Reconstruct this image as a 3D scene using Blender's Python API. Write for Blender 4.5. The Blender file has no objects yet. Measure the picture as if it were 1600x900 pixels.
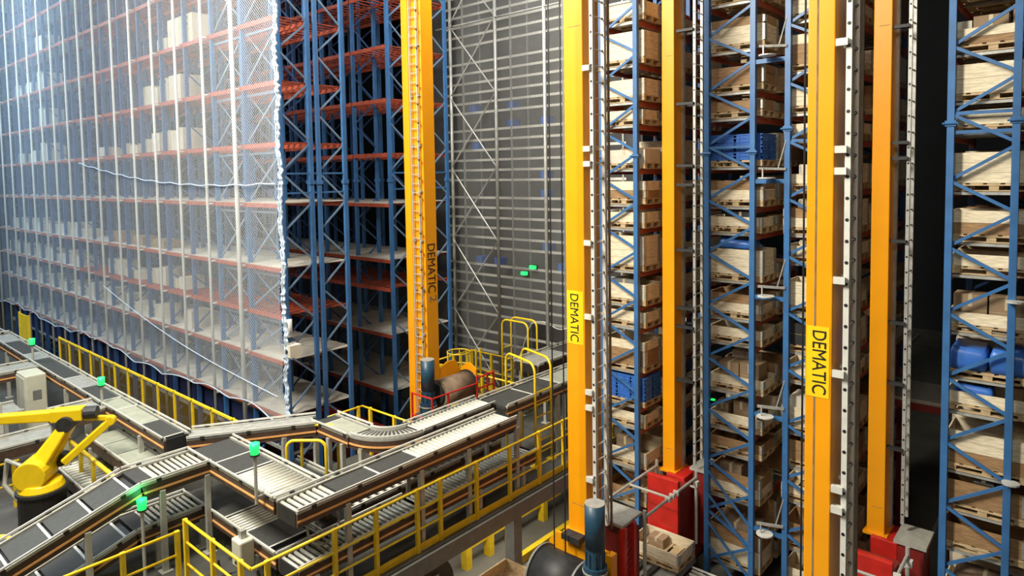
import bpy, math, random
from mathutils import Vector, Matrix
random.seed(7)
SC = bpy.context.scene
COL = SC.collection
EYE = 9.6
# ---------------------------------------------------------------- camera
R3 = Matrix(((0.65604744, -0.05253841, 0.75288875),
             (-0.7545603, -0.0251614, 0.65574816),
             (-0.01550822, -0.99830187, -0.05615047)))
cd = bpy.data.cameras.new('camera'); cam = bpy.data.objects.new('camera', cd); COL.objects.link(cam)
cam.matrix_world = Matrix(((R3[0][0], -R3[0][1], -R3[0][2], 0), (R3[1][0], -R3[1][1], -R3[1][2], 0),
                           (R3[2][0], -R3[2][1], -R3[2][2], EYE), (0, 0, 0, 1)))
cd.sensor_width = 36; cd.sensor_fit = 'HORIZONTAL'; cd.lens = 36 * 1050 / 1600
cd.shift_y = -(450 - 332) / 1600; cd.clip_end = 300; cd.clip_start = 0.1
SC.camera = cam
# ---------------------------------------------------------------- world, light, exposure
SC.view_settings.view_transform = 'Standard'; SC.view_settings.look = 'None'
SC.view_settings.gamma = 1; SC.view_settings.use_curve_mapping = False
SC.view_settings.exposure = 0.0
W = bpy.data.worlds.new('world'); SC.world = W; W.use_nodes = True
W.node_tree.nodes['Background'].inputs[0].default_value = (0.80, 0.88, 1.0, 1)
W.node_tree.nodes['Background'].inputs[1].default_value = 0.03
def area(name, loc, target, sx, sy, power, col):
    l = bpy.data.lights.new(name, 'AREA'); l.shape = 'RECTANGLE'; l.size = sx; l.size_y = sy
    l.energy = power; l.color = col
    o = bpy.data.objects.new(name, l); COL.objects.link(o); o.location = loc
    o.rotation_euler = (Vector(target) - Vector(loc)).to_track_quat('-Z', 'Y').to_euler()
    return o
WARM = (1.0, 0.93, 0.80); COOL = (0.72, 0.87, 1.0)
area('ceiling_lamp_row', (-1, 11, 18.5), (12, 6, 6), 2.5, 6, 5000, WARM)
area('ceiling_lamp_row', (3, 15, 19), (7, 12, 0), 2.5, 6, 1300, WARM)
area('ceiling_lamp_row', (0.5, 23, 18), (9, 23, 5), 2.5, 10, 950, (1.0, 0.97, 0.9))
area('ceiling_lamp_row', (1.5, 36, 20), (9, 35, 14), 2.5, 14, 3600, (0.62, 0.82, 1.0))
area('ceiling_lamp_row', (-4, 0.5, 18), (10, 6, 4), 2.5, 4, 650, WARM)  # added fill for faces turned from the main lamps, standing for bounce
area('ceiling_lamp_row', (13.2, 11.0, 17.5), (16.2, 14, 6), 1.2, 3, 560, (1, 0.98, 0.94))
area('underdeck_fill', (12.0, 10.6, 2.3), (12.0, 10.4, 0), 3.0, .4, 70, WARM)  # added fill brightening the floor under the deck, no fixture known there
area('underdeck_fill', (8.5, 10.6, 2.3), (9.0, 9.6, 0), 3.0, .4, 60, WARM)  # second added fill under the deck
# ---------------------------------------------------------------- materials
MATS = {}
def mat(name, col, rough=0.5, metal=0.0, var=0.12, scale=6.0, stretch=(1, 1, 1), emit=0, bump=0.0, coat=0):
    if name in MATS: return MATS[name]
    m = bpy.data.materials.new(name); m.use_nodes = True; nt = m.node_tree; N = nt.nodes; Lk = nt.links
    b = N['Principled BSDF']; b.inputs['Roughness'].default_value = rough; b.inputs['Metallic'].default_value = metal
    tc = N.new('ShaderNodeTexCoord'); mp = N.new('ShaderNodeMapping'); mp.inputs['Scale'].default_value = stretch
    no = N.new('ShaderNodeTexNoise'); no.inputs['Scale'].default_value = scale; no.inputs['Detail'].default_value = 4
    oi = N.new('ShaderNodeObjectInfo'); ad = N.new('ShaderNodeVectorMath'); ad.operation = 'ADD'
    cb = N.new('ShaderNodeCombineXYZ'); mul = N.new('ShaderNodeMath'); mul.operation = 'MULTIPLY'; mul.inputs[1].default_value = 37
    Lk.new(oi.outputs['Random'], mul.inputs[0]); Lk.new(mul.outputs[0], cb.inputs[0]); Lk.new(mul.outputs[0], cb.inputs[1])
    Lk.new(tc.outputs['Object'], mp.inputs[0]); Lk.new(mp.outputs[0], ad.inputs[0]); Lk.new(cb.outputs[0], ad.inputs[1])
    Lk.new(ad.outputs[0], no.inputs['Vector'])
    cr = N.new('ShaderNodeValToRGB'); cr.color_ramp.elements[0].position = 0.3; cr.color_ramp.elements[1].position = 0.7
    a = [max(0, c * (1 - var)) for c in col]; z = [min(1, c * (1 + var)) for c in col]
    cr.color_ramp.elements[0].color = (*a, 1); cr.color_ramp.elements[1].color = (*z, 1)
    Lk.new(no.outputs['Fac'], cr.inputs[0]); Lk.new(cr.outputs[0], b.inputs['Base Color'])
    if bump:
        bp = N.new('ShaderNodeBump'); bp.inputs['Strength'].default_value = bump; bp.inputs['Distance'].default_value = 0.01
        Lk.new(no.outputs['Fac'], bp.inputs['Height']); Lk.new(bp.outputs[0], b.inputs['Normal'])
    if emit:
        b.inputs['Emission Color'].default_value = (*col, 1); b.inputs['Emission Strength'].default_value = emit
    MATS[name] = m; return m
def netmat(name, col, cell, cover, trans):
    m = bpy.data.materials.new(name); m.use_nodes = True; nt = m.node_tree; N = nt.nodes; Lk = nt.links
    for n in list(N): N.remove(n)
    out = N.new('ShaderNodeOutputMaterial'); mix = N.new('ShaderNodeMixShader'); tr = N.new('ShaderNodeBsdfTransparent')
    df = N.new('ShaderNodeBsdfDiffuse'); df.inputs[0].default_value = (*col, 1)
    tl = N.new('ShaderNodeBsdfTranslucent'); tl.inputs[0].default_value = (*col, 1)
    m2 = N.new('ShaderNodeMixShader'); m2.inputs[0].default_value = trans
    Lk.new(df.outputs[0], m2.inputs[1]); Lk.new(tl.outputs[0], m2.inputs[2])
    tc = N.new('ShaderNodeTexCoord'); sp = N.new('ShaderNodeSeparateXYZ'); Lk.new(tc.outputs['Object'], sp.inputs[0])
    def line(op):
        a = N.new('ShaderNodeMath'); a.operation = op; Lk.new(sp.outputs[1], a.inputs[0]); Lk.new(sp.outputs[2], a.inputs[1])
        d = N.new('ShaderNodeMath'); d.operation = 'DIVIDE'; d.inputs[1].default_value = cell; Lk.new(a.outputs[0], d.inputs[0])
        f = N.new('ShaderNodeMath'); f.operation = 'FRACT'; Lk.new(d.outputs[0], f.inputs[0])
        g = N.new('ShaderNodeMath'); g.operation = 'LESS_THAN'; g.inputs[1].default_value = cover; Lk.new(f.outputs[0], g.inputs[0])
        return g
    g1 = line('ADD'); g2 = line('SUBTRACT')
    mx = N.new('ShaderNodeMath'); mx.operation = 'MAXIMUM'; Lk.new(g1.outputs[0], mx.inputs[0]); Lk.new(g2.outputs[0], mx.inputs[1])
    Lk.new(mx.outputs[0], mix.inputs[0]); Lk.new(tr.outputs[0], mix.inputs[1]); Lk.new(m2.outputs[0], mix.inputs[2])
    Lk.new(mix.outputs[0], out.inputs[0]); MATS[name] = m; return m
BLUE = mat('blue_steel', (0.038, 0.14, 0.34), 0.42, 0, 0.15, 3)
SBLUE = mat('shaded_blue_steel', (0.03, 0.09, 0.24), 0.45, 0, 0.15, 3)  # same rack blue, darkened to put shade into the deeper frames' colour
RED = mat('red_orange_steel', (0.38, 0.07, 0.03), 0.5, 0, 0.2, 5)
YEL = mat('mast_orange', (0.84, 0.335, 0.004), 0.33, 0, 0.05, 1.5)
YELD = mat('sticker_yellow', (0.90, 0.60, 0.01), 0.4, 0, 0.03)
SAFE = mat('safety_yellow', (0.86, 0.60, 0.02), 0.4, 0, 0.1, 6)
ROBY = mat('robot_yellow', (0.80, 0.56, 0.008), 0.35, 0, 0.06)
CRED = mat('crane_red', (0.50, 0.018, 0.012), 0.4, 0, 0.15, 4)
DRED = mat('dark_red', (0.20, 0.015, 0.012), 0.5, 0, 0.2, 4)
BLK = mat('black_letter', (0.012, 0.011, 0.01), 0.5, 0, 0.1)
DARK = mat('dark_rubber', (0.022, 0.023, 0.024), 0.55, 0, 0.25, 8)
BELT = mat('belt_rubber', (0.045, 0.047, 0.044), 0.6, 0, 0.18, 12)
BELTG = mat('green_grey_belt', (0.33, 0.35, 0.28), 0.6, 0, 0.12, 6)
SKIRT = mat('brown_skirt', (0.075, 0.045, 0.032), 0.5, 0, 0.25, 8)
STRIP = mat('orange_strip', (0.85, 0.42, 0.14), 0.45, 0, 0.12, 5)
ALU = mat('aluminium', (0.46, 0.46, 0.41), 0.38, 0.25, 0.12, 8)
ALUW = mat('white_aluminium', (0.66, 0.66, 0.60), 0.4, 0.1, 0.08, 8)
DGREY = mat('dark_grey_panel', (0.10, 0.10, 0.098), 0.7, 0, 0.2, 2)
GALV = mat('galvanised', (0.44, 0.45, 0.42), 0.42, 0.35, 0.18, 7)
GREY = mat('grey_paint', (0.17, 0.175, 0.165), 0.55, 0, 0.15, 5)
ROLL = mat('roller_zinc', (0.58, 0.58, 0.50), 0.35, 0.2, 0.08, 10)
WOODL = mat('pale_wood', (0.72, 0.63, 0.45), 0.7, 0, 0.22, 5, (1.2, 1.2, 9), bump=0.1)
WOODB = mat('brown_wood', (0.31, 0.185, 0.085), 0.7, 0, 0.3, 5, (1.2, 1.2, 9), bump=0.1)
WOODP = mat('pallet_wood', (0.50, 0.37, 0.21), 0.75, 0, 0.28, 6, (1.2, 1.2, 7))
CARD = mat('cardboard', (0.27, 0.185, 0.105), 0.8, 0, 0.12, 3)
CARDW = mat('pale_carton', (0.58, 0.55, 0.45), 0.75, 0, 0.08, 3)
TAPE = mat('carton_tape', (0.50, 0.42, 0.28), 0.5, 0, 0.05)
CRATE = mat('blue_plastic', (0.04, 0.15, 0.52), 0.35, 0, 0.15, 4)
DECK = mat('dusty_board', (0.50, 0.48, 0.42), 0.8, 0, 0.16, 2.5)
CONC = mat('concrete', (0.15, 0.145, 0.12), 0.7, 0, 0.2, 1.2)
MEZZ = mat('mezzanine_sheet', (0.065, 0.065, 0.058), 0.55, 0, 0.25, 2.2)
WALLM = mat('dark_wall', (0.012, 0.013, 0.014), 0.85, 0, 0.2, 0.6)
POLE = mat('white_pole', (0.72, 0.75, 0.72), 0.4, 0, 0.06)
ROPEM = mat('net_rope', (0.50, 0.60, 0.72), 0.7, 0, 0.1)
CABI = mat('cabinet_grey', (0.56, 0.56, 0.46), 0.5, 0, 0.05)
MOTOR = mat('motor_blue', (0.016, 0.055, 0.095), 0.4, 0, 0.15, 5)
LEDG = mat('green_led', (0.02, 1.0, 0.16), 0.3, 0, 0.0, emit=1.2)
RUST = mat('dusty_brown', (0.20, 0.14, 0.09), 0.8, 0, 0.3, 5)
SALM = mat('salmon_cover', (0.62, 0.20, 0.13), 0.55, 0, 0.12, 4)
NETW = netmat('white_net', (0.76, 0.81, 0.85), 0.085, 0.15, 0.35)
LBRACE = mat('grey_blue_steel', (0.13, 0.22, 0.34), 0.45, 0, 0.15, 3)
NETG = netmat('grey_net', (0.30, 0.31, 0.305), 0.07, 0.16, 0.3)
MESHY = netmat('yellow_mesh', (0.26, 0.17, 0.03), 0.06, 0.22, 0.2)
# ---------------------------------------------------------------- mesh builder
WORLD = {}
def adopt(o, parent):
    o.parent = parent
    if parent.name in WORLD: o.matrix_parent_inverse = Matrix.Translation(-WORLD[parent.name])
class MB:
    def __init__(s): s.v = []; s.f = []; s.mi = []; s.m = 0
    def add(s, vs, fs):
        n = len(s.v); s.v += [tuple(v) for v in vs]
        for f in fs: s.f.append([n + i for i in f]); s.mi.append(s.m)
        return s
    def box(s, x0, x1, y0, y1, z0, z1):
        return s.add([(x0, y0, z0), (x1, y0, z0), (x1, y1, z0), (x0, y1, z0), (x0, y0, z1), (x1, y0, z1), (x1, y1, z1), (x0, y1, z1)],
                     [(3, 2, 1, 0), (4, 5, 6, 7), (0, 1, 5, 4), (1, 2, 6, 5), (2, 3, 7, 6), (3, 0, 4, 7)])
    def cbox(s, c, d): return s.box(c[0] - d[0] / 2, c[0] + d[0] / 2, c[1] - d[1] / 2, c[1] + d[1] / 2, c[2] - d[2] / 2, c[2] + d[2] / 2)
    def bar(s, p, q, w, h=None, up=(0, 0, 1), w2=None, h2=None):
        h = w if h is None else h; w2 = w if w2 is None else w2; h2 = h if h2 is None else h2
        p = Vector(p); q = Vector(q); d = (q - p).normalized(); u = Vector(up)
        if abs(d.dot(u)) > 0.98: u = Vector((1, 0, 0))
        r = d.cross(u).normalized(); u = r.cross(d)
        vs = []
        for c, a, b in ((p, w, h), (q, w2, h2)):
            for i, j in ((-1, -1), (1, -1), (1, 1), (-1, 1)): vs.append(c + r * (i * a / 2) + u * (j * b / 2))
        return s.add(vs, [(0, 1, 2, 3), (7, 6, 5, 4), (0, 4, 5, 1), (1, 5, 6, 2), (2, 6, 7, 3), (3, 7, 4, 0)])
    def tube(s, pts, r, n=8, r2=None):
        pts = [Vector(p) for p in pts]; k = len(pts); rings = []; pr = None
        for i, p in enumerate(pts):
            d = (pts[min(i + 1, k - 1)] - pts[max(i - 1, 0)]).normalized()
            if pr is None:
                pr = d.cross(Vector((0, 0, 1)))
                if pr.length < 0.05: pr = d.cross(Vector((1, 0, 0)))
            pr = (pr - d * pr.dot(d)).normalized(); b = d.cross(pr)
            rr = r if r2 is None else r + (r2 - r) * i / (k - 1)
            rings.append([p + (pr * math.cos(t) + b * math.sin(t)) * rr for t in [2 * math.pi * j / n for j in range(n)]])
        vs = [v for g in rings for v in g]; fs = []
        for i in range(k - 1):
            for j in range(n):
                fs.append((i * n + j, i * n + (j + 1) % n, (i + 1) * n + (j + 1) % n, (i + 1) * n + j))
        fs.append(tuple(range(n))[::-1]); fs.append(tuple((k - 1) * n + j for j in range(n)))
        return s.add(vs, fs)
    def cyl(s, p, q, r, n=12, r2=None): return s.tube([p, q], r, n, r2)
    def prism(s, poly, axis, a, b):
        def P(u, v, w): return {'x': (w, u, v), 'y': (u, w, v), 'z': (u, v, w)}[axis]
        n = len(poly); vs = [P(u, v, a) for u, v in poly] + [P(u, v, b) for u, v in poly]
        return s.add(vs, [tuple(range(n))[::-1], tuple(range(n, 2 * n))] + [(i, (i + 1) % n, n + (i + 1) % n, n + i) for i in range(n)])
    def mesh(s, name, mats):
        me = bpy.data.meshes.new(name); me.from_pydata(s.v, [], s.f)
        mats = mats if isinstance(mats, (list, tuple)) else [mats]
        for m in mats: me.materials.append(m)
        if len(mats) > 1: me.polygons.foreach_set('material_index', s.mi)
        me.update(); me.validate()
        return me
    def build(s, name, mats, parent=None, smooth=False, bevel=0):
        if not s.v: return None
        import bmesh
        me = s.mesh(name, mats); bm = bmesh.new(); bm.from_mesh(me); bmesh.ops.recalc_face_normals(bm, faces=bm.faces); bm.to_mesh(me); bm.free()
        o = bpy.data.objects.new(name, me); COL.objects.link(o)
        if parent: adopt(o, parent)
        if smooth:
            for p in me.polygons: p.use_smooth = len(p.vertices) == 4
        if bevel:
            md = o.modifiers.new('bevel', 'BEVEL'); md.width = bevel; md.segments = 2; md.limit_method = 'ANGLE'
        return o
def part(name, mesh, parent, loc=None):
    o = bpy.data.objects.new(name, mesh); COL.objects.link(o); o.parent = parent
    if loc: o.location = loc
    return o
def tag(o, label, cat, group=None):
    o['label'] = label; o['category'] = cat
    if group: o['group'] = group
    return o
def wthing(name, loc, label, cat, group=None):
    o = thing(name, loc, label, cat, group); WORLD[o.name] = Vector(loc); return o   # its parts are built in world coordinates
def thing(name, loc, label, cat, group=None, rz=0):
    o = bpy.data.objects.new(name, None); COL.objects.link(o); o.location = loc; o.rotation_euler.z = rz; o.empty_display_size = 0.2
    return tag(o, label, cat, group)
def struct(o): o['kind'] = 'structure'; return o
def stuff(o): o['kind'] = 'stuff'; return o
def B(*a): return MB().box(*a)
def arc(c, u, v, r, a0, a1, n=8):
    c = Vector(c); u = Vector(u); v = Vector(v)
    return [c + u * (r * math.cos(a0 + (a1 - a0) * i / n)) + v * (r * math.sin(a0 + (a1 - a0) * i / n)) for i in range(n + 1)]
# ---------------------------------------------------------------- the setting
struct(B(-12, 46, -14, 75, -0.2, 0).build('floor', CONC))
struct(B(-12, 46, -14, 75, 24, 24.2).build('ceiling', WALLM))
struct(B(46, 46.2, -14, 75, 0, 24).build('wall_right', WALLM))
struct(B(-12, 46, 75, 75.2, 0, 24).build('wall_back', WALLM))
mz = MB(); mz.prism([(-4, 9.3), (21, 9.3), (21, 15.95), (14.05, 15.95), (14.05, 11.9), (10.2, 11.9), (10.2, 14.05), (8.0, 14.05), (8.0, 46), (-4, 46)], 'z', 2.40, 2.55)
struct(mz.build('floor_mezzanine', MEZZ))
tr = MB().box(-4, 21, 9.24, 9.36, 2.2, 2.52); struct(tr.build('trim_1', GREY))
for i, (x, y) in enumerate(((10.85, 9.55), (16.2, 9.55), (5.2, 9.55), (8.0, 16))):
    p = MB().box(x - .13, x + .13, y - .13, y + .13, 0, 2.4).box(x - .2, x + .2, y - .2, y + .2, 0, .03).box(x - .17, x + .17, y - .17, y + .17, 2.2, 2.4)
    struct(p.build('trim_%d' % (i + 2), GREY))
# ---------------------------------------------------------------- right-hand racks
XF = 14.10
TOPZ = 18.6
def frame(root, x, ya, yb, zl, top, m, splice=None, splice_h=None, low=True):
    """one upright frame in a plane x = const: two posts, zigzag lacing, splices"""
    for y in (ya, yb):
        p = MB().box(x - .055, x + .055, y - .055, y + .055, 0, top).box(x - .1, x + .1, y - .1, y + .1, 0, .02)
        for zs in (splice or []): p.box(x - .075, x + .075, y - .085, y + .085, zs - .05, zs + .05).cyl((x - .09, y - .12, zs), (x - .09, y + .12, zs), .02, 6)
        p.build('post', m, root)
    for k, z in enumerate(zl):
        MB().bar((x - .02, ya, z), (x - .02, yb, z - .52), .04, .055).build('brace', m, root)
        MB().bar((x + .02, yb, z - .58), (x + .02, ya, z - 1.16), .04, .055).build('brace', m, root)
    for zs in (splice_h or []):
        MB().bar((x, ya, zs), (x, yb, zs), .04, .06).build('strut', m, root)
def nodes(z0, zmin=1.2, top=18.4):
    z = z0
    while z < top - 1.2: z += 1.175
    r = []
    while z > zmin: r.append(z); z -= 1.175
    return r
LA = [14.69, 13.75, 13.22, 12.19, 11.31, 10.75, 9.69, 8.83, 8.25, 7.20, 6.36, 5.80, 4.71, 3.85, 3.30, 2.28, 1.35, 0.73]
LB = [14.1, 13.1, 12.62, 11.60, 10.76, 10.20, 9.18, 8.28, 7.70, 6.66, 5.84, 5.21, 4.12, 3.38, 2.65, 1.62, 0.75]
def beams(root, levels, ya, yb, xs, m=RED):
    for z in levels:
        for a, b in zip(xs[:-1], xs[1:]):
            for y in (ya, yb):
                bm = MB().box(a + .06, b - .06, y - .025, y + .025, z - .13, z - .01).box(a + .055, a + .065, y - .04, y + .04, z - .2, z).box(b - .065, b - .055, y - .04, y + .04, z - .2, z)
                bm.build('beam', m, root)
def crossbars(root, levels, ya, yb, xs):
    for z in levels:
        for x in xs: MB().box(x - .03, x + .03, ya, yb, z - .06, z - .01).build('support_bar', GALV, root)
def rack(loc, ya, yb, bays, levels, z0, sp, sh, label):
    root = wthing('pallet_rack', (XF, (ya + yb) / 2, 0), label, 'rack')
    xs = [XF + 2.75 * i for i in range(bays + 1)]
    for i, x in enumerate(xs): frame(root, x, ya, yb, nodes(z0), TOPZ, BLUE if i == 0 else SBLUE, sp, sh)
    beams(root, levels, ya, yb, xs)
    crossbars(root, levels, ya, yb, [XF + .16, XF + 1.0])
    return root
rack(0, 9.30, 8.32, 2, LA, 12.99, [10.0], [], 'blue pallet rack end between the second and third masts, stacked with pallet boxes')
rA = rack(0, 6.52, 5.50, 1, LA, 12.51, [10.0], [10.12], 'blue pallet rack end directly right of the third orange mast, blue crates on one level')
rB = rack(0, 4.78, 3.76, 2, LB, 12.55, [10.45], [10.2], 'blue pallet rack end half hidden behind the fourth, widest orange mast')
rC = rack(0, 1.97, 1.04, 1, LB, 11.72, [10.38], [10.55, 10.22], 'blue pallet rack end at the far right, dark aisle on its left')
rD = rack(0, 0.30, -0.72, 1, LB, 12.0, [10.4], [], 'blue pallet rack cut off by the right edge of the photo')
# extra low crossing braces, seen on the rack with the blue crates
for z in (2.9, 2.35, 1.71, 1.19):
    MB().bar((XF - .05, 6.52, z), (XF - .05, 5.50, z - 1.05), .03, .05).build('brace', BLUE, rA)
# tie beams and round guide discs between the two back-to-back racks
for z in (11.87, 9.38, 6.93, 4.39, 1.86):
    MB().bar((XF, 4.84, z), (XF, 5.44, z), .06, .09).build('tie_beam', BLUE, rB)
    MB().cyl((XF - .25, 5.12, z + .06), (XF - .25, 5.12, z + .085), .17, 16).build('guide_disc', ALUW, rB)
    MB().bar((XF - .28, 5.28, z + .27), (XF - .06, 4.80, z + .25), .045, .05).bar((XF - .28, 5.19, z + .09), (XF - .28, 5.19, z + .27), .025).bar((XF - .1, 4.95, z + .25), (XF - .05, 4.80, z + .85), .022).build('guide_arm', GALV, rB)
# disc plates on the far right rack
for z in (7.32, 4.2):
    MB().cyl((XF - .15, 0.98, z), (XF - .15, 0.98, z + .03), .13, 14).build('guide_disc', ALUW, rC)
# ---------------------------------------------------------------- pallet boxes
def pallet_mesh(tone):
    b = MB()
    for i in range(5): y0 = -.6 + i * .2525; b.box(-.4, .4, y0, y0 + .19, .122, .144)
    for x in (-.36, 0, .36): b.box(x - .05, x + .05, -.6, .6, .1, .122)
    for x in (-.35, 0, .35):
        for y in (-.53, 0, .53): b.box(x - .05, x + .05, y - .07, y + .07, .022, .1)
        b.box(x - .05, x + .05, -.6, .6, 0, .022)
    for y in (-.53, .53): b.box(-.4, .4, y - .07, y + .07, 0, .012)
    return b.mesh('pallet', tone)
def collar_mesh(tone, h):
    b = MB(); t = .022
    n = max(1, round(h / .2)); 
    for k in range(n):
        z0 = k * h / n + .003; z1 = (k + 1) * h / n - .003
        b.box(-.4, .4, -.6, -.6 + t, z0, z1).box(-.4, .4, .6 - t, .6, z0, z1).box(-.4, -.4 + t, -.6, .6, z0, z1).box(.4 - t, .4, -.6, .6, z0, z1)
    return b.mesh('collar', tone)
def hinge_mesh(h):
    b = MB()
    for sx in (-1, 1):
        for sy in (-1, 1):
            b.box(min(sx * .403, sx * .27), max(sx * .403, sx * .27), min(sy * .605, sy * .601), max(sy * .605, sy * .601), .02, h - .02)
            b.box(min(sx * .405, sx * .401), max(sx * .405, sx * .401), min(sy * .605, sy * .56), max(sy * .605, sy * .56), .02, h - .02)
    return b.mesh('corner_hinge', GALV)
PM = {}
def cached(kind, *k):
    key = (kind,) + k
    if key not in PM: PM[key] = {'p': pallet_mesh, 'c': collar_mesh, 'h': hinge_mesh}[kind](*k)
    return PM[key]
def pallet_box(x, y, z, tiers, label, cat='pallet box', group=None, hinge=True, rz=0):
    """tiers = list of (material, height)"""
    r = thing('pallet_box' if tiers else 'wooden_pallet', (x, y, z), label, cat, group, rz)
    part('pallet', cached('p', WOODP), r)
    zz = .146
    for m, h in tiers:
        c = part('collar', cached('c', m, round(h, 3)), r, (0, 0, zz))
        if hinge: part('corner_hinge', cached('h', round(h, 3)), c)
        zz += h
    return r, zz
CARTONS = {}
def carton(x, y, z, sx, sy, sz, label, m=None, group=None, cat='carton', name='carton', rz=0):
    m = m or CARD; key = (round(sx, 3), round(sy, 3), round(sz, 3), m.name)
    if key not in CARTONS:
        b = MB().box(-sx / 2, sx / 2, -sy / 2, sy / 2, 0, sz); b.m = 1
        b.box(-sx / 2 - .002, sx / 2 + .002, -.03, .03, sz * .6, sz + .002).box(-sx / 2 - .003, -sx / 2, -sy / 2, sy / 2, sz * .49, sz * .5)
        CARTONS[key] = b.mesh('carton', [m, TAPE])
    o = bpy.data.objects.new(name, CARTONS[key]); COL.objects.link(o); o.location = (x, y, z); o.rotation_euler.z = rz
    return tag(o, label, cat, group)
def crate(x, y, z, label, group, sx=.6, sy=.4, sz=.2):
    key = ('crate', sx, sy, sz)
    if key not in CARTONS:
        b = MB(); t = .02
        b.box(-sx / 2, sx / 2, -sy / 2, sy / 2, 0, .02)
        b.box(-sx / 2, -sx / 2 + t, -sy / 2, sy / 2, .02, sz).box(sx / 2 - t, sx / 2, -sy / 2, sy / 2, .02, sz).box(-sx / 2, sx / 2, -sy / 2, -sy / 2 + t, .02, sz).box(-sx / 2, sx / 2, sy / 2 - t, sy / 2, .02, sz)
        for q in (sz - .03, sz * .45):
            b.box(-sx / 2 - .012, sx / 2 + .012, -sy / 2 - .012, sy / 2 + .012, q, q + .022)
        for v in (-.36, 0, .36):
            b.box(-sx / 2 - .01, -sx / 2, v * sy - .012, v * sy + .012, .02, sz).box(v * sx - .012, v * sx + .012, -sy / 2 - .01, -sy / 2, .02, sz)
        CARTONS[key] = b.mesh('crate', CRATE)
    o = bpy.data.objects.new('plastic_crate', CARTONS[key]); COL.objects.link(o); o.location = (x, y, z)
    return tag(o, label, 'crate', group)
def bag(x, y, z, sx, sy, sz, label, m, name='sack', cat='sack'):
    """soft pillow shaped sack"""
    b = MB(); n = 28; k = 5; rings = []
    for i in range(k):
        t = i / (k - 1); w = (0.94, 1.0, 1.01, 0.98, 0.86)[i]
        for j in range(n):
            a = 2 * math.pi * (j + .5) / n; c = math.cos(a); s_ = math.sin(a); e = .2
            rings.append((math.copysign(abs(c) ** e, c) * sx / 2 * w, math.copysign(abs(s_) ** e, s_) * sy / 2 * w, t * sz + .02 * math.sin(3 * a) * (t > .6)))
    fs = [(i * n + j, i * n + (j + 1) % n, (i + 1) * n + (j + 1) % n, (i + 1) * n + j) for i in range(k - 1) for j in range(n)]
    fs += [tuple(range(n))[::-1], tuple(range((k - 1) * n, k * n))]
    b.add(rings, fs); o = b.build(name, m, smooth=True); o.location = (x, y, z)
    return tag(o, label, cat)
ORD = ['topmost', 'second', 'third', 'fourth', 'fifth', 'sixth', 'seventh', 'eighth', 'ninth', 'tenth', 'eleventh', 'twelfth', 'thirteenth', 'fourteenth', 'fifteenth', 'sixteenth', 'seventeenth', 'eighteenth']
def order(i): return 'topmost' if i == 0 else ORD[i] + ' from the top'
L_, B_ = WOODL, WOODB
def toned(t):
    s = set(m for m, h in t)
    if not t: return 'bare wooden pallet'
    hh = sum(h for m, h in t)
    size = 'low' if hh < .28 else ('medium' if hh < .5 else 'tall')
    if len(s) == 2: return '%s %s over %s pallet box' % (size, 'pale' if t[-1][0] is L_ else 'brown', 'pale' if t[0][0] is L_ else 'brown')
    return '%s %s wooden pallet box' % (size, 'pale' if t[0][0] is L_ else 'brown')
# front column of every visible rack end: level z -> tiers, contents
ENDS = {
 'A': (5.95, 'rack right of third mast', [
   (13.22, [(L_, .2)]), (12.19, [(L_, .37), (B_, .18)]), (11.31, [(B_, .4)]), (10.75, [(B_, .22)]), (9.69, 'crates'), (8.83, [(L_, .22), (B_, .2)]),
   (8.25, [(L_, .21)]), (7.20, [(L_, .55)]), (6.36, [(L_, .2), (B_, .2)]), (5.80, [(L_, .2)]), (4.71, [(L_, .2)]), (3.85, [(L_, .2)]), (3.30, [(B_, .2)]), (2.28, [(L_, .2), (B_, .24)]), (0.73, [(L_, .36), (B_, .36)])]),
 'R': (8.78, 'rack between second and third masts', [
   (13.22, [(L_, .32)]), (12.19, [(L_, .65)]), (11.31, [(L_, .4)]), (10.75, [(L_, .22)]), (9.69, 'white'), (8.83, [(B_, .2), (L_, .22)]), (8.25, [(L_, .25)]),
   (7.20, [(L_, .72)]), (6.36, [(L_, .38)]), (5.80, [(L_, .25)]), (4.71, [(B_, .4), (L_, .22)]), (3.85, 'crates'), (3.30, [(L_, .21)]), (2.28, [(L_, .28)]), (1.35, [(B_, .22)])]),
 'B': (4.28, 'rack behind fourth mast', [
   (13.1, [(B_, .2)]), (12.62, [(L_, .35)]), (11.60, [(B_, .4), (L_, .2)]), (10.76, [(L_, .36)]), (10.20, [(L_, .2)]), (9.18, [(L_, .2)]), (8.28, [(L_, .2), (B_, .2)]), (7.70, [(L_, .2)]),
   (6.66, [(L_, .5)]), (5.84, []), (5.21, [(L_, .22)]), (4.12, [(L_, .4)]), (3.38, [(B_, .42)]), (2.65, [(L_, .2)]), (1.62, [(B_, .4)]), (0.75, [(L_, .3)])]),
 'C': (1.37, 'far right rack', [
   (12.62, [(L_, .25)]), (11.60, [(B_, .12), (L_, .16)]), (10.76, [(L_, .5)]), (10.20, [(L_, .26)]), (9.18, [(L_, .54)]), (8.28, [(B_, .2), (L_, .22)]), (7.70, [(L_, .22)]), (6.66, [(L_, .22)]),
   (5.84, 'blue'), (5.21, [(L_, .22)]), (4.12, [(B_, .24), (L_, .36)]), (3.38, [(B_, .42)]), (2.65, [(B_, .34)]), (1.62, [(L_, .22)]), (0.75, [(L_, .4)])]),
 'D': (-0.25, 'rack at right edge', [
   (10.20, [(L_, .3)]), (9.18, [(L_, .4)]), (8.28, [(L_, .3)]), (7.70, [(L_, .25)]), (6.66, [(L_, .4)]), (5.84, [(L_, .4)]), (5.21, [(L_, .25)]), (4.12, [(L_, .4)]), (3.38, [(L_, .4)]), (2.65, [(B_, .34)])]),
}
DEEP = {'A': 2, 'R': 4, 'B': 6, 'C': 2, 'D': 0}
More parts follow.
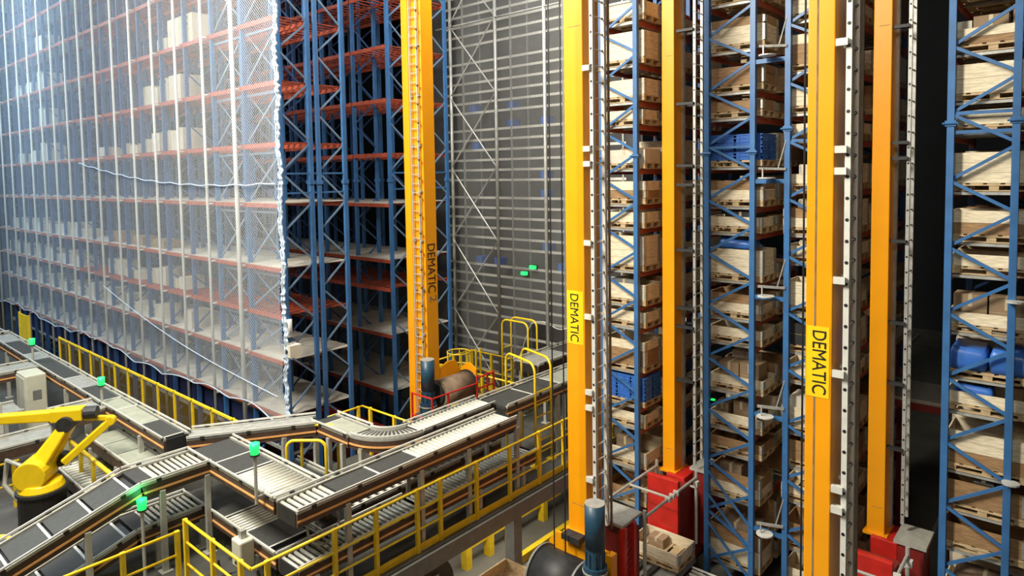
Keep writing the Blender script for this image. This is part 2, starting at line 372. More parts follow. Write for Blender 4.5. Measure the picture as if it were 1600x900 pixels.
GRP = {'A': 'pallet boxes deeper in the rack right of the third mast', 'R': 'pallet boxes deeper in the rack between second and third masts', 'B': 'pallet boxes along the dark aisle of the second crane', 'C': 'pallet boxes deeper in the far right rack'}
TOP = {}
ORD2 = ['', 'next', 'second', 'third', 'fourth', 'fifth', 'sixth']
NL = {k: [z for z in (LA if k in 'AR' else LB) if z <= 13.3] for k in 'ARBCD'}
for key, (yc, where, lv) in ENDS.items():
    xc = XF + .54
    for i, (z, t) in enumerate(lv):
        odd = isinstance(t, str); pos = order(i) + ', ' + where
        if odd:
            lab = {'crates': 'pallet under blue plastic crates, ', 'white': 'pallet under long white carton, ', 'blue': 'pallet under two blue sacks, '}[t] + pos
        else: lab = toned(t) + ', ' + pos
        jx = random.uniform(-.03, .03); jy = random.uniform(-.03, .03)
        r, zz = pallet_box(xc + jx, yc + jy, z, [] if odd else t, lab, 'pallet' if odd or not t else 'pallet box', 'pallets at the rack ends')
        TOP[key, z] = (xc + jx, yc + jy, z + zz)
        x0, y0, zt = xc + jx, yc + jy, z + zz
        if t == 'crates':
            lay = 3; hc = .19 if key == 'A' else .2
            for k in range(lay):
                for a in (-.2, .2):
                    for bI, bb in enumerate((-.42, 0, .42) if key == 'R' else (-.3, .3)):
                        if key == 'R': crate(x0 + a, y0 + bb * .95, zt + k * hc, 'blue plastic crate stacked on a pallet low between the second and third masts', 'blue crates low between second and third masts', .38, .39, .19)
                        else: crate(x0 + a, y0 + bb, zt + k * hc, 'blue plastic crate stacked on a pallet right of the third orange mast', 'blue crates right of the third mast', .39, .58, .18)
        if t == 'white':
            carton(x0 - .02, y0 - .02, zt, .76, 1.16, .33, 'long white carton on a pallet between the second and third masts', CARDW, None)
        if t == 'blue':
            bag(x0 - .02, y0 + .3, zt, .76, .58, .4, 'left blue plastic sack on a pallet in the far right rack end', CRATE)
            bag(x0 - .02, y0 - .3, zt, .76, .58, .42, 'right blue plastic sack on a pallet in the far right rack end', CRATE)
    for d in range(1, DEEP[key] + 1):
        xd = XF + .54 + d * .9 + (.05 if d % 3 == 0 else 0)
        for i, z in enumerate(LA if key in 'AR' else LB):
            if z > 13.3 or random.random() < .08: continue
            gap = [q for q in (LA if key in 'AR' else LB) if q > z]; room = min(gap) - z - .35 if gap else .4
            h = max(.2, min(room, random.choice((.2, .4, .4, .6))))
            pallet_box(xd, yc + random.uniform(-.03, .03), z, [(random.choice((L_, B_, L_)), h)],
                       'pallet box %s behind the front, %s, %s' % (ORD2[d], order(NL[key].index(z)) if z in NL[key] else 'high up', where), 'pallet box', GRP[key], d < 2)
# goods seen inside or on the boxes
def on(key, z, dx, dy, dz=0):
    x, y, t = TOP[key, z]; return x + dx, y + dy, z + .146 + dz
x, y, z = on('A', 4.71, -.12, .18); carton(x, y, z, .5, .45, .5, 'brown cardboard carton at left in the open pallet box right of the third mast', CARD)
x, y, z = on('A', 4.71, -.12, -.28); carton(x, y, z, .5, .42, .52, 'brown cardboard carton at right in the open pallet box right of the third mast', CARD)
x, y, z = on('A', 4.71, .2, .0, .0); carton(x, y, z, .22, .6, .66, 'pale cardboard carton standing behind two brown ones in an open pallet box', CARDW)
x, y, z = on('A', 3.85, -.1, .35); carton(x, y, z, .4, .3, .38, 'grey-brown carton at left in the open pallet box under the two brown cartons', RUST)
x, y, z = on('A', 3.85, .0, -.05); carton(x, y, z, .4, .35, .45, 'pale carton in the middle of the open pallet box under the two brown cartons', CARD)
x, y, z = on('A', 3.85, -.1, -.42); carton(x, y, z, .4, .25, .3, 'dark small box at right in the open pallet box under the two brown cartons', DARK)
o = MB().box(-.03, .03, -.04, .04, 0, .03).build('indicator_light', LEDG); o.location = (XF + .15, 6.45, 4.42); tag(o, 'small green light at the left post of the rack right of the third mast', 'light')
x, y, z = on('A', 2.28, -.05, .1); carton(x, y, z, .5, .5, .6, 'dark brown box sticking out of the low pallet box right of the third mast', RUST)
x, y, z = on('A', 0.73, .0, .0); carton(x, y, z, .6, .9, .82, 'dark grey covered load in the lowest pallet box right of the third mast', RUST)
x, y, z = TOP['A', 7.20]; bag(x - .05, y + .05, z, .6, .75, .2, 'blue plastic bag on top of a tall pale box right of the third mast', CRATE)
x, y, z = on('A', 8.25, 0, -.1); carton(x, y, z, .6, .7, .32, 'dark load in the low pallet box above the blue bag', DARK)
x, y, z = on('C', 11.60, -.15, .05, .0); carton(x, y, z, .35, .5, .48, 'brown carton in the middle of the upper box of the far right rack', CARD)
x, y, z = on('C', 11.60, -.15, -.42, .0); carton(x, y, z, .35, .32, .6, 'brown carton at right in the upper box of the far right rack', CARD)
x, y, z = on('C', 11.60, -.15, .44, .0); carton(x, y, z, .35, .24, .42, 'pale carton at left in the upper box of the far right rack', CARDW)
x, y, z = on('C', 6.66, -.12, .26); carton(x, y, z, .45, .5, .54, 'brown carton with dark slots at left in the far right rack', CARD)
x, y, z = on('C', 6.66, -.12, -.27); carton(x, y, z, .45, .5, .52, 'brown carton with dark slots at right in the far right rack', CARD)
x, y, z = on('C', 5.21, -.1, .2); bag(x, y, z, .5, .6, .34, 'dark blue sack inside a low pale box in the far right rack', CRATE)
x, y, z = on('C', 3.38, 0, .0, .3); carton(x, y, z, .6, .3, .26, 'dark carton rising from the brown box in the far right rack', DARK)
x, y, z = on('C', 1.62, -.1, .0); carton(x, y, z, .5, .9, .42, 'dusty dark load in the low box at the bottom of the far right rack', RUST)
x, y, z = on('B', 5.84, -.1, 0); carton(x, y, z, .6, 1.0, .45, 'black wrapped load with white labels behind the widest orange mast', DARK)
x, y, z = on('B', 4.12, -.1, .1); carton(x, y, z, .5, .7, .62, 'white load in a pallet box behind the widest orange mast', CARDW)
x, y, z = on('R', 2.28, 0, .1); carton(x, y, z, .5, .5, .5, 'dark load in the low pallet box between the second and third masts', RUST)
x, y, z = on('R', 6.36, 0, .1); carton(x, y, z, .5, .7, .45, 'grey load rising from a pale pallet box between the second and third masts', GREY)
x, y, z = on('R', 11.31, .05, .1); carton(x, y, z, .4, .6, .44, 'grey load in a pale pallet box high between the second and third masts', GREY)
# ---------------------------------------------------------------- left rack block, aisle along the net
BAY = 1.733  # left racks, net, goods, curtain and far crane: coordinates scaled about the camera
def left_rack(x0, y0, nb, label, fx):
    root = wthing('pallet_rack', (x0, y0, 0), label, 'rack'); top = 20.3
    for j in range(nb + 1):
        y = y0 + BAY * j; m = BLUE if j < 3 else SBLUE
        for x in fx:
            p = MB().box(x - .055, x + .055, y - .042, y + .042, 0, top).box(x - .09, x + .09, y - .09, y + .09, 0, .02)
            p.box(x - .08, x + .08, y - .06, y + .06, 9.43, 9.53); p.build('post', m, root)
    far = MB()
    for j in range(nb + 1):
        y = y0 + BAY * j
        for fa, fb in zip(fx[0::2], fx[1::2]):
            z = 15.88 + 1.54 * 2
            while z > 1.2:
                if j == 0:
                    MB().bar((fa, y - .015, z), (fb, y - .015, z - .73), .034, .042).build('brace', LBRACE, root)
                    MB().bar((fb, y + .015, z - .77), (fa, y + .015, z - 1.5), .034, .042).build('brace', LBRACE, root)
                else:
                    far.bar((fa, y, z), (fb, y, z - .73), .034, .04); far.bar((fb, y, z - .77), (fa, y, z - 1.5), .034, .04)
                z -= 1.54
        if j == 0:
            for zs in (9.215, 9.715): MB().bar((fx[0], y, zs), (fx[-1], y, zs), .03, .045).build('strut', BLUE, root)
    stuff(far.build('brace', SBLUE, root))
    return root
FX = [8.97, 9.82, 10.05, 10.86]
LV = [18.46, 16.88, 15.30, 13.66, 12.06, 10.52, 8.98, 7.34, 6.12, 4.95, 3.52]
Y1 = 15.48
r1 = left_rack(8.97, Y1, 16, 'long blue rack with red beams behind the white net at left', FX)
def left_levels(root, xs, y0, nb, lv, boards, near=9):
    rear = MB(); fb = MB()
    for li, z in enumerate(lv):
        for j in range(nb):
            a = y0 + BAY * j; b = a + BAY
            if j < near: MB().box(xs[0] - .09, xs[0] - .055, a + .02, b - .02, z - .13, z - .02).build('beam', RED, root)
            else: rear.box(xs[0] - .09, xs[0] - .055, a + .02, b - .02, z - .13, z - .02)
            for x in xs[1:]: rear.box(x - .025, x + .025, a + .02, b - .02, z - .12, z - .02)
            if j >= near:
                fb.box(xs[0] - .08, xs[-1] + .04, a + .03, b - .02, z - .022, z)
            elif li in boards:
                MB().box(xs[0] - .08, xs[-1] + .04, a + .03, a + .86, z - .022, z).box(xs[0] - .08, xs[-1] + .04, a + .87, b - .02, z - .022, z).build('deck_board', DECK, root)
            else:
                d = MB()
                for q in range(6): d.box(xs[0] - .08, xs[-1] + .04, a + .09 + q * .285, a + .17 + q * .285, z - .028, z)
                d.build('deck_slat', RED, root)
    stuff(rear.build('beam', RED, root))
    if fb.v: stuff(fb.build('deck_board', DECK, root))
left_levels(r1, FX, Y1, 16, LV, {7, 9, 10, 6})
# wind bracing and struts in the face of the first two bays
PALEB = mat('pale_blue_steel', (0.17, 0.25, 0.37), 0.45, 0, 0.1, 3)
for j in (0, 1):
    a = Y1 + BAY * j; b = a + BAY
    for za, zb in zip(LV[:-1], LV[1:]):
        MB().bar((9.03, a, za - .2), (9.03, b, zb + .05), .03, .045).build('wind_brace', PALEB, r1)
        MB().bar((9.06, b, za - .2), (9.06, a, zb + .05), .02, .025).build('wind_brace', PALEB, r1)
        MB().bar((9.04, a, zb - .26), (9.04, b, zb - .26), .03, .06).build('strut', PALEB, r1)
FX2 = [13.09, 13.94, 14.62, 15.48]
r2 = left_rack(13.09, 16.32, 6, 'blue rack with grey shelves behind the mast with the ladder', FX2)
left_levels(r2, FX2, 16.32, 6, [18.4, 16.8, 15.22, 13.60, 11.99, 10.33, 8.79, 7.06, 6.17, 4.72, 2.94], {7, 9, 10, 6})
# ---------------------------------------------------------------- white net in front of the left rack
def netsheet(name, x, y0, y1, z0, z1, m, nu, nv, wav, hem):
    vs = []; fs = []
    for i in range(nu + 1):
        for j in range(nv + 1):
            u = i / nu; v = j / nv; y = y0 + (y1 - y0) * u; z = z0 + (z1 - z0) * v
            dx = wav * math.sin(y * 1.9 + z * .25) * (1 - .4 * v)
            if j == 0: z += hem * abs(math.sin(y * 1.396)) - .1 * math.sin(y * .6)
            if i == 0: y += .04 * math.sin(z * 3.1)
            vs.append((x + dx, y, z))
    for i in range(nu):
        for j in range(nv): a = i * (nv + 1) + j; fs.append((a, a + nv + 1, a + nv + 2, a + 1))
    b = MB().add(vs, fs); return b
n = netsheet('net', 8.62, 15.05, 44.3, 3.46, 20.6, NETW, 150, 40, .04, .12)
net = n.build('safety_net', NETW); tag(net, 'huge white safety net hanging in front of the long rack at left', 'net')
k = 150; hem = []
for i in range(k + 1):
    y = 15.05 + 29.25 * i / k; hem.append((8.62 + .04 * math.sin(y * 1.9 + 3.46 * .25), y, 3.46 + .12 * abs(math.sin(y * 1.396)) - .1 * math.sin(y * .6)))
MB().tube(hem, .017, 5).build('hem_rope', ROPEM, net)
q = []
for i in range(255):
    z = 3.35 + i * .0678; q.append((8.64 + random.uniform(-.025, .025), 15.05 + .04 * math.sin(z * 3.1) + random.uniform(-.025, .025), z))
ed = MB().tube(q, .028, 6); ed.tube([(a_ + .03, b_ - .05 + random.uniform(-.025, .025), c_) for a_, b_, c_ in q], .03, 6)
ed.build('gathered_edge', ROPEM, net)
rp = []
for i in range(41):
    t = i / 40; rp.append((8.55, 29.3 - t * 14.25, 9.48 + .81 * (1 - t) ** 1.6 - .19 * math.sin(math.pi * t) + .022 * math.sin(i * 1.7)))
tag(MB().tube(rp, .019, 5).build('sagging_rope', ROPEM), 'thick white rope sagging across the white net at mid height', 'rope')
rp = [(8.56, 27.3 - 12.0 * i / 20, 5.77 - 1.62 * (i / 20) - .27 * math.sin(math.pi * i / 20)) for i in range(21)]
tag(MB().tube(rp, .014, 5).build('sagging_rope', ROPEM), 'thin white rope sagging along the lower right of the white net', 'rope')
for j, y in enumerate((17.33, 19.07, 20.83, 22.52, 24.29, 25.91, 27.68, 29.34, 30.99, 32.70, 34.38, 36.10, 37.88, 39.58, 41.27, 42.97)):
    p = MB().cyl((8.72, y, 0), (8.72, y, 20.8), .042 if j else .06, 8)
    for z in LV: p.box(8.72, 8.9, y - .025, y + .025, z - .1, z - .05)
    tag(p.build('net_pole', POLE, smooth=True), 'stout white net pole nearest the right end of the net' if j == 0 else 'white net pole standing in front of the long rack, %s from the right end' % ORD[j], 'pole', 'white net poles')
d = thing('camera_sensor', (8.82, 14.98, 5.33), 'small cream camera box at the right edge of the white net', 'sensor')
MB().box(-.16, .15, -.15, .15, -.15, .15).build('housing', CARDW, d); MB().cyl((-.19, 0, 0), (-.16, 0, 0), .05, 10).build('lens', BLK, d)
d = thing('junction_tube', (8.97, 15.38, 5.6), 'white upright tube box above the cream camera box at the net edge', 'tube')
MB().cyl((0, 0, 0), (0, 0, .42), .085, 12).build('tube', POLE, d, smooth=True); MB().cyl((0, 0, -.02), (0, 0, 0), .095, 12).build('cap', GALV, d)
# goods on the net-side shelves
NTH = ORD + ['number %d' % k for k in range(19, 40)]
def shelf_goods(lst, z, group, lab, m=CARDW):
    lst = sorted(lst)
    for k, (a, b, h) in enumerate(lst):
        carton(9.38, (a + b) / 2, z, .62, abs(b - a) * .94, h, lab + ('' if len(lst) == 1 else ', ' + ('rightmost' if k == 0 else NTH[k] + ' from the right')), m, group)
S1, S2, S3, S4, S6, S7, S8 = (LV[i] + .002 for i in (2, 3, 4, 5, 7, 8, 9))
shelf_goods([(22.2, 22.95, .42), (20.3, 22.15, .9)], S2, 'cartons on the top shelf behind the net', 'large pale carton load on the top shelf behind the net')
shelf_goods([(23.55, 24.55, .65), (23.05, 23.5, .54), (22.25, 22.9, .77), (21.3, 22.2, .8)], S3, 'cartons on the second shelf behind the net', 'pale carton load on the second loaded shelf behind the net')
shelf_goods([(23.95, 24.6, .46), (23.05, 23.7, .62), (22.25, 22.9, .66), (21.75, 22.2, .62), (21.3, 21.65, .7), (27.9, 28.7, .35), (25.9, 26.4, .4), (24.95, 25.65, .3)], S4, 'cartons on the third shelf behind the net', 'pale carton load on the third loaded shelf behind the net')
for z, g in ((S1, 'first'), (S2, 'second'), (S3, 'third'), (S4, 'fourth')):
    shelf_goods([(34.75, 35.4, .75), (35.5, 36.2, .85)] if z < 15 else [(34.75, 36.2, .75)], z, 'tall white loads far left, %s shelf' % g, 'tall whitish load far left behind the net, %s shelf down' % g)
shelf_goods([(37.1, 38.0, .54), (38.2, 39, .4), (39.2, 40, .6)], S2, 'low loads far left, upper', 'low pale load far left behind the net, upper level')
shelf_goods([(36.65, 37.6, .54), (37.9, 38.7, .42), (39, 40, .46)], S4, 'low loads far left, lower', 'low pale load far left behind the net, middle level')
shelf_goods([(26.8, 28.1, .38), (23.05, 24.6, .25), (24.8, 26.4, .28)], S6, 'flat loads on the dusty shelf', 'flat pale load on the dusty board shelf behind the net', CARD)
def loads(y0, y1, z, seed, group, lab):
    rr = random.Random(seed); y = y0; lst = []
    while y < y1:
        w = rr.uniform(.35, .77)
        if rr.random() < .85: lst.append((y, y + w, rr.uniform(.27, .6)))
        y += w + rr.uniform(.03, .25)
    shelf_goods(lst, z, group, lab)
loads(21.6, 28.5, S7, 3, 'cartons on the slatted shelf', 'pale carton on the red slatted shelf behind the net')
loads(21.2, 28.1, S8, 5, 'cartons on the low board shelf', 'pale carton on the low board shelf behind the net')
loads(30.8, 42, S7, 8, 'cartons far left on the slatted shelf', 'small pale carton far left on the slatted shelf')
loads(30.8, 42, S6, 9, 'cartons far left on the dusty shelf', 'small white carton far left on the dusty board shelf')
loads(30, 42, S8, 11, 'cartons far left on the low shelf', 'small pale carton far left on the low board shelf')
# a row of dark bins below the net
NAVY = mat('navy_plastic', (0.02, 0.025, 0.085), 0.5, 0, .2)
tag(B(9.05, 9.74, 15.55, 43.1, 2.42, 2.5).build('bin_shelf', GALV), 'long low grey shelf carrying the navy bins below the net', 'shelf')
for j in range(31):
    b = MB().box(-.3, .3, -.36, .36, 0, .04).box(-.3, -.27, -.36, .36, .04, .78).box(.27, .3, -.36, .36, .04, .78).box(-.3, .3, -.36, -.33, .04, .78).box(-.3, .3, .33, .36, .04, .78).box(-.32, .32, -.375, .375, .7, .74)
    if ('bin',) not in CARTONS: CARTONS[('bin',)] = b.mesh('bin', NAVY)
    o = bpy.data.objects.new('storage_bin', CARTONS[('bin',)]); COL.objects.link(o); o.location = (9.39, Y1 + .433 + j * .8665, 2.5)
    tag(o, 'navy plastic bin in the dark row below the hem of the white net', 'bin', 'navy bins under the net')
# ---------------------------------------------------------------- grey curtain with frame and the rack behind it
XC = 16.17
vs = []; fs = []; nu, nv = 60, 40
for i in range(nu + 1):
    for j in range(nv + 1):
        y = 11.0 + 6.7 * i / nu; zb = 2.6 if y > 14.3 else (4.95 if y < 13.4 else 4.95 - (y - 13.4) / .9 * 2.35)
        zb += .07 * math.sin(y * 5); z = zb + (16.9 - zb) * j / nv
        vs.append((XC + .03 * math.sin(y * 2.4 + z * .3), y, z))
for i in range(nu):
    for j in range(nv): a = i * (nv + 1) + j; fs.append((a, a + nv + 1, a + nv + 2, a + 1))
c = MB().add(vs, fs).build('mesh_curtain', NETG); tag(c, 'tall grey mesh curtain hanging behind the orange mast with the ladder', 'curtain')
MB().tube([v for k_, v in enumerate(vs) if k_ % (nv + 1) == 0], .015, 5).build('hem_rope', ALUW, c)
cf = wthing('curtain_frame', (16.05, 14.6, 2.55), 'galvanised frame of poles and crossed braces in front of the grey curtain', 'frame')
for y in (16.64, 14.59, 12.6): MB().cyl((16.05, y, 2.55), (16.05, y, 16.9), .055, 8).build('pole', GALV, cf, smooth=True)
for z in (17.05, 14.65, 12.25, 9.85, 7.45, 5.05):
    zt = min(z, 16.9)
    for ya, yb in ((16.64, 14.59), (14.59, 16.64)):
        MB().cyl((16.02, ya, z - .02), (16.02, yb, z - 2.38), .022, 6).build('brace', GALV, cf)
MB().cyl((16.02, 17.3, 14.6), (16.02, 12.0, 14.6), .026, 6).build('rail', GALV, cf)
sr = wthing('storage_rack', (17.4, 14, 0), 'grey steel rack with rows of silver beams behind the grey curtain', 'rack')
z = 16.0; zz = []
while z > 3.2:
    for i in range(6): zz.append(z - .355 * i)
    z -= 2.4
for z in zz: MB().box(17.38, 17.42, 10.6, 18.3, z - .04, z + .04).build('beam', ALUW, sr)
for y in (10.7, 12.9, 15.1, 17.4):
    for x in (17.4, 18.3): MB().box(x - .03, x + .03, y - .03, y + .03, 0, 17).build('post', GALV, sr)
MB().box(18.34, 18.4, 10.6, 18.3, 0, 17).build('back_panel', DGREY, sr)
for i, (y, z) in enumerate(((17.0, 11.8), (16.87, 10.3), (15.16, 11.85), (13.7, 11.1), (15.18, 11.1), (13.76, 9.3), (13.74, 8.6), (16.8, 6.2), (15.88, 6.2), (13.7, 6.87), (13.07, 6.2))):
    zb = max([q for q in zz if q + .04 <= z + .25]) + .042
    crate(17.58, y, zb, 'small blue bin on the silver-beamed rack behind the grey curtain, ' + order(i), 'blue bins behind the curtain', .32, .32, .24)
# ---------------------------------------------------------------- cranes
def lettering(txt, loc, axes, length, height, m, parent, name='lettering'):
    cu = bpy.data.curves.new('t', 'FONT'); cu.body = txt; cu.extrude = .002;  ob = bpy.data.objects.new('t', cu); COL.objects.link(ob)
    dg = bpy.context.evaluated_depsgraph_get(); me = bpy.data.meshes.new_from_object(ob.evaluated_get(dg)); bpy.data.objects.remove(ob); bpy.data.curves.remove(cu)
    xs = [v.co.x for v in me.vertices]; ys = [v.co.y for v in me.vertices]
    x0, x1, y0, y1 = min(xs), max(xs), min(ys), max(ys)
    for v in me.vertices: v.co.x = (v.co.x - x0) / (x1 - x0) * length; v.co.y = (v.co.y - y0) / (y1 - y0) * height
    me.materials.clear(); me.materials.append(m)
    o = bpy.data.objects.new(name, me); COL.objects.link(o); adopt(o, parent)
    ax, ay = Vector(axes[0]), Vector(axes[1]); az = ax.cross(ay)
    M = Matrix((ax, ay, az)).transposed().to_4x4(); M.translation = Vector(loc); o.matrix_basis = M
    return o
def ladder(root, a, b, z0, z1, brk, face, back, rw=.06, pitch=.3, m=ALUW, bw=.09):
    """a, b: (x, y) of the two stiles; back: vector to the mast for brackets"""
    A = Vector((*a, 0)); Bv = Vector((*b, 0)); d = (Bv - A).normalized()
    l = MB()
    for P in (A, Bv):
        l.m = 0
        l.box(P.x - rw / 2, P.x + rw / 2, P.y - rw / 2, P.y + rw / 2, z0, z1)
        l.m = 1
        z = z0 + .2
        while z < z1 - .1:
            if face == 'x': l.cyl((P.x - rw / 2 - .004, P.y, z), (P.x - rw / 2, P.y, z), rw * .34, 8)
            z += pitch
    o = l.build('ladder', [m, BLK], root)
    z = z0 + .2
    rm = None
    while z < z1 - .1:
        rb = MB().cyl(A + Vector((0, 0, z)), Bv + Vector((0, 0, z)), .014, 6).build('rung', m, o); z += pitch
    for z in brk:
        bk = Vector((*back, 0))
        bb = MB()
        for P in (A, Bv): bb.bar(P + Vector((0, 0, z)), P + bk + Vector((0, 0, z)), bw, .05)
        q = A + Vector((-.08 if face == 'x' else 0, 0, z)); bb.bar(q, q + bk * .9, .05, .1 if bw > .05 else .06)
        bb.build('bracket', m if bw > .05 else DARK, root)
    return o
def mast(root, x0, x1, y0, y1, z0, z1, seam=False, guides=True, base=True):
    b = MB().box(x0, x1, y0, y1, z0, z1)
    o = b.build('mast', YEL, root, bevel=.015)
    if seam: MB().box(x0 - .004, x0, (y0 + y1) / 2 - .012 + .05, (y0 + y1) / 2 + .012 + .05, z0, z1).build('seam', RUST, o)
    if guides:
        MB().box(x1 - .12, x1 - .02, y0 - .05, y0, z0, z1).build('guide_rail', GALV, o)
        MB().box(x1 - .12, x1 - .02, y1, y1 + .05, z0, z1).build('guide_rail', GALV, o)
    if base: MB().box(x0 - .06, x1 + .06, y0 - .06, y1 + .06, z0 - .03, z0 + .02).build('base_flange', YEL, o)
    for z in (z0 + .55, 12.35): MB().box(x0 - .004, x0 - .0005, y0 + .04, y1 - .1, z - .004, z + .004).build('joint', RUST, o)
    return o
ZT = 19.0
def gearmotor(root, x, y, zt, r=.18, h=1.25):
    m = MB().cyl((x, y, zt - .78), (x, y, zt), r, 20); o = m.build('motor', MOTOR, root, smooth=True)
    MB().cyl((x, y, zt), (x, y, zt + .012), r * .99, 20).build('fan_cover', GALV, o)
    f = MB()
    for i in range(10):
        a = i * math.pi / 5; f.box(x + math.cos(a) * r * .97 - .008, x + math.cos(a) * r * .97 + .012, y + math.sin(a) * r * .97 - .008, y + math.sin(a) * r * .97 + .008, zt - 1.1, zt - .85)
    f.cyl((x, y, zt - 1.12), (x, y, zt - .79), r * .9, 16).cyl((x, y, zt - 1.2), (x, y, zt - 1.12), r * 1.22, 16)
    f.build('fins', MOTOR, o)
    g = MB().cyl((x, y, zt - 1.75), (x, y, zt - 1.2), r * 1.2, 16).bar((x, y - .3, zt - 1.62), (x, y + .3, zt - 1.62), .42, .36)
    g.build('gearbox', MOTOR, root)
    MB().cyl((x, y, zt - 1.225), (x, y, zt - 1.195), r * 1.28, 18).build('flange', ALU, root)
def cage_bars(root, x0, x1, y0, y1, z, zlow):
    for y in (y0, y1): MB().cyl((x0, y, z), (x1, y, z), .032, 8).build('guard_bar', ALU, root)
    MB().cyl(((x0 + x1) / 2 - .1, y0, z), ((x0 + x1) / 2 - .1, y1, z), .028, 8).build('guard_bar', ALU, root)
    MB().cyl((x1, y0, z - .25), (x1, y1, z - .25), .028, 8).build('guard_bar', ALU, root)
    for x in (x0, x1):
        for y in (y0, y1):
            if (x, y) == (x0, y1): continue
            MB().cyl((x, y, zlow), (x, y, z + .15), .04, 8).build('guard_post', ALU, root)
    cl = MB()
    for a in (.42, .5, .58): cl.cbox((x0 + (x1 - x0) * a, y0, z), (.06, .12, .1))
    cl.cbox((x1 - .1, y0 - .05, z - .1), (.12, .1, .12)).cbox((x0 + .2, y1, z), (.1, .12, .1)); cl.build('clamp', ALUW, root)
ZT = 19.0
def crane(label, xf, xr, yc, wf, name_plate, seam, lad_f, lad_r, fw):
    root = wthing('stacker_crane', (xf, yc, 0), label, 'crane')
    yr = yc + (.25 if yc > 5 else .18)
    f = mast(root, xf - .05, xf + .5, fw[0], fw[1], 2.62, ZT, seam, guides=False)
    rr = mast(root, xr, xr + .5, yr - .16, yr + .16, 2.3, ZT)
    zn = (6.33, 7.36); pl = MB().box(xf - .056, xf - .05, fw[0] + .03, fw[1] - .02, *zn).build('name_plate', YELD, f); pl['label'] = 'yellow plate with black capital letters'
    lettering('DEMATIC', (xf - .0585, fw[1] - .1, zn[1] - .06), ((0, 0, -1), (0, -1, 0)), .92, .19, BLK, pl)
    ladder(root, (xf + .02, fw[0] - .17), (xf + .4, fw[0] - .17), 2.7, ZT, lad_f, 'x', (0.0, .17), .075, m=ALUW)
    ladder(root, (xr + .12, yr - (.63 if yc > 5 else .45)), (xr + .5, yr - (.63 if yc > 5 else .45)), 2.6, ZT, lad_r, 'x', (0, .47 if yc > 5 else .29), .06, m=GALV, bw=.035)
    # guide channel beside the ladder
    MB().box(xf + .47, xf + .50, fw[0] - .24, fw[0] - .2, 2.6, ZT).build('cable_channel', RUST, root)
    b = MB().box(xf - 1.6, xr + 2.0, yc - .26, yc + .26, .12, .62); b.build('base_beam', CRED, root, bevel=.02)
    for x in (xf - 1.3, xr + 1.6):
        MB().cyl((x, yc - .1, .2), (x, yc + .1, .2), .2, 18).build('wheel', GALV, root)
    MB().box(xf - .2, xf + .6, yc - .24, yc + .24, .62, 2.62).build('mast_foot', YEL, root, bevel=.02)
    MB().box(xr - .15, xr + .6, yc - .24, yc + .24, .62, 2.3).build('mast_foot', CRED, root, bevel=.02)
    return root
brk1 = [11.55, 10.06, 9.78, 8.3, 6.9, 5.45, 5.15, 3.75, 13.1, 14.4, 16]
brk2 = [12.9, 11.2, 9.75, 9.3, 7.75, 6.35, 5.9, 4.6, 14.3, 15.9]
c1 = crane('orange two-mast stacker crane left of centre, its front mast beside the grey curtain', 10.45, 14.6, 7.5, .4, True, False, brk1, brk2, (7.27, 7.70))
brk3 = [11.35, 9.88, 9.58, 8.05, 6.72, 5.05, 4.75, 3.4, 12.8, 14.5]
c2 = crane('orange two-mast stacker crane in the right-hand aisle, with the widest front mast', 10.10, 14.6, 3.0, .38, True, True, brk3, [12.3, 10.1, 9.8, 8.2, 6.6, 5.4, 4.1, 14], (2.78, 3.14))
def carriage(root, xa, xb, yc, ya, yb):
    MB().box(xb - .55, xb - .42, yc - .38, yc + .42, .75, 2.45).build('carriage_panel', CRED, root, bevel=.015)
    d = MB()
    for z in (1.15, 1.75, 2.1): d.box(xb - .555, xb - .55, yc - .36, yc + .4, z - .006, z + .006)
    d.build('panel_seam', DRED, root)
    MB().box(xb - .42, xb + .1, yc - .36, yc + .40, .75, 2.2).build('carriage_side', DRED, root)
    MB().box(xb + .45, xb + 1.15, yc - .7, yc - .26, .6, 2.38).build('cabinet', DRED, root); MB().box(xb + .4, xb + 1.2, yc - .75, yc - .2, 2.38, 2.44).build('cabinet_lid', ALU, root)
    t = MB().box(xa - .55, xa + .05, yc - .42, yc + .28, .6, 2.2); t.build('lift_tower', DRED, root)
    l = MB()
    for z in [.8 + .17 * i for i in range(9)]: l.bar((xa - .6, yc - .43, z), (xa - .3, yc - .43, z + .15), .03, .03)
    l.box(xa - .66, xa - .56, yc - .5, yc - .38, .6, 2.42).box(xa - .3, xa - .2, yc - .5, yc - .38, .6, 2.42); l.build('lattice', CRED, root)
    MB().box(xa - .66, xa + .1, yc - .45, yc + .3, 2.42, 2.48).build('tower_lid', ALU, root)
    MB().box(xa - .1, xb - .4, yc - .75, yc + .6, .62, .78).build('load_table', GALV, root)
    k = MB()
    for y in (yc - .3, yc, yc + .3): k.box(xa + .2, xb - .6, y - .06, y + .06, .78, .86)
    k.build('fork', DARK, root)
    cage_bars(root, xa + .1, xb + .1, ya, yb, 2.38, .78)
carriage(c1, 12.0, 14.4, 7.5, 6.98, 8.02)
carriage(c2, 11.8, 13.9, 3.0, 2.5, 3.5)
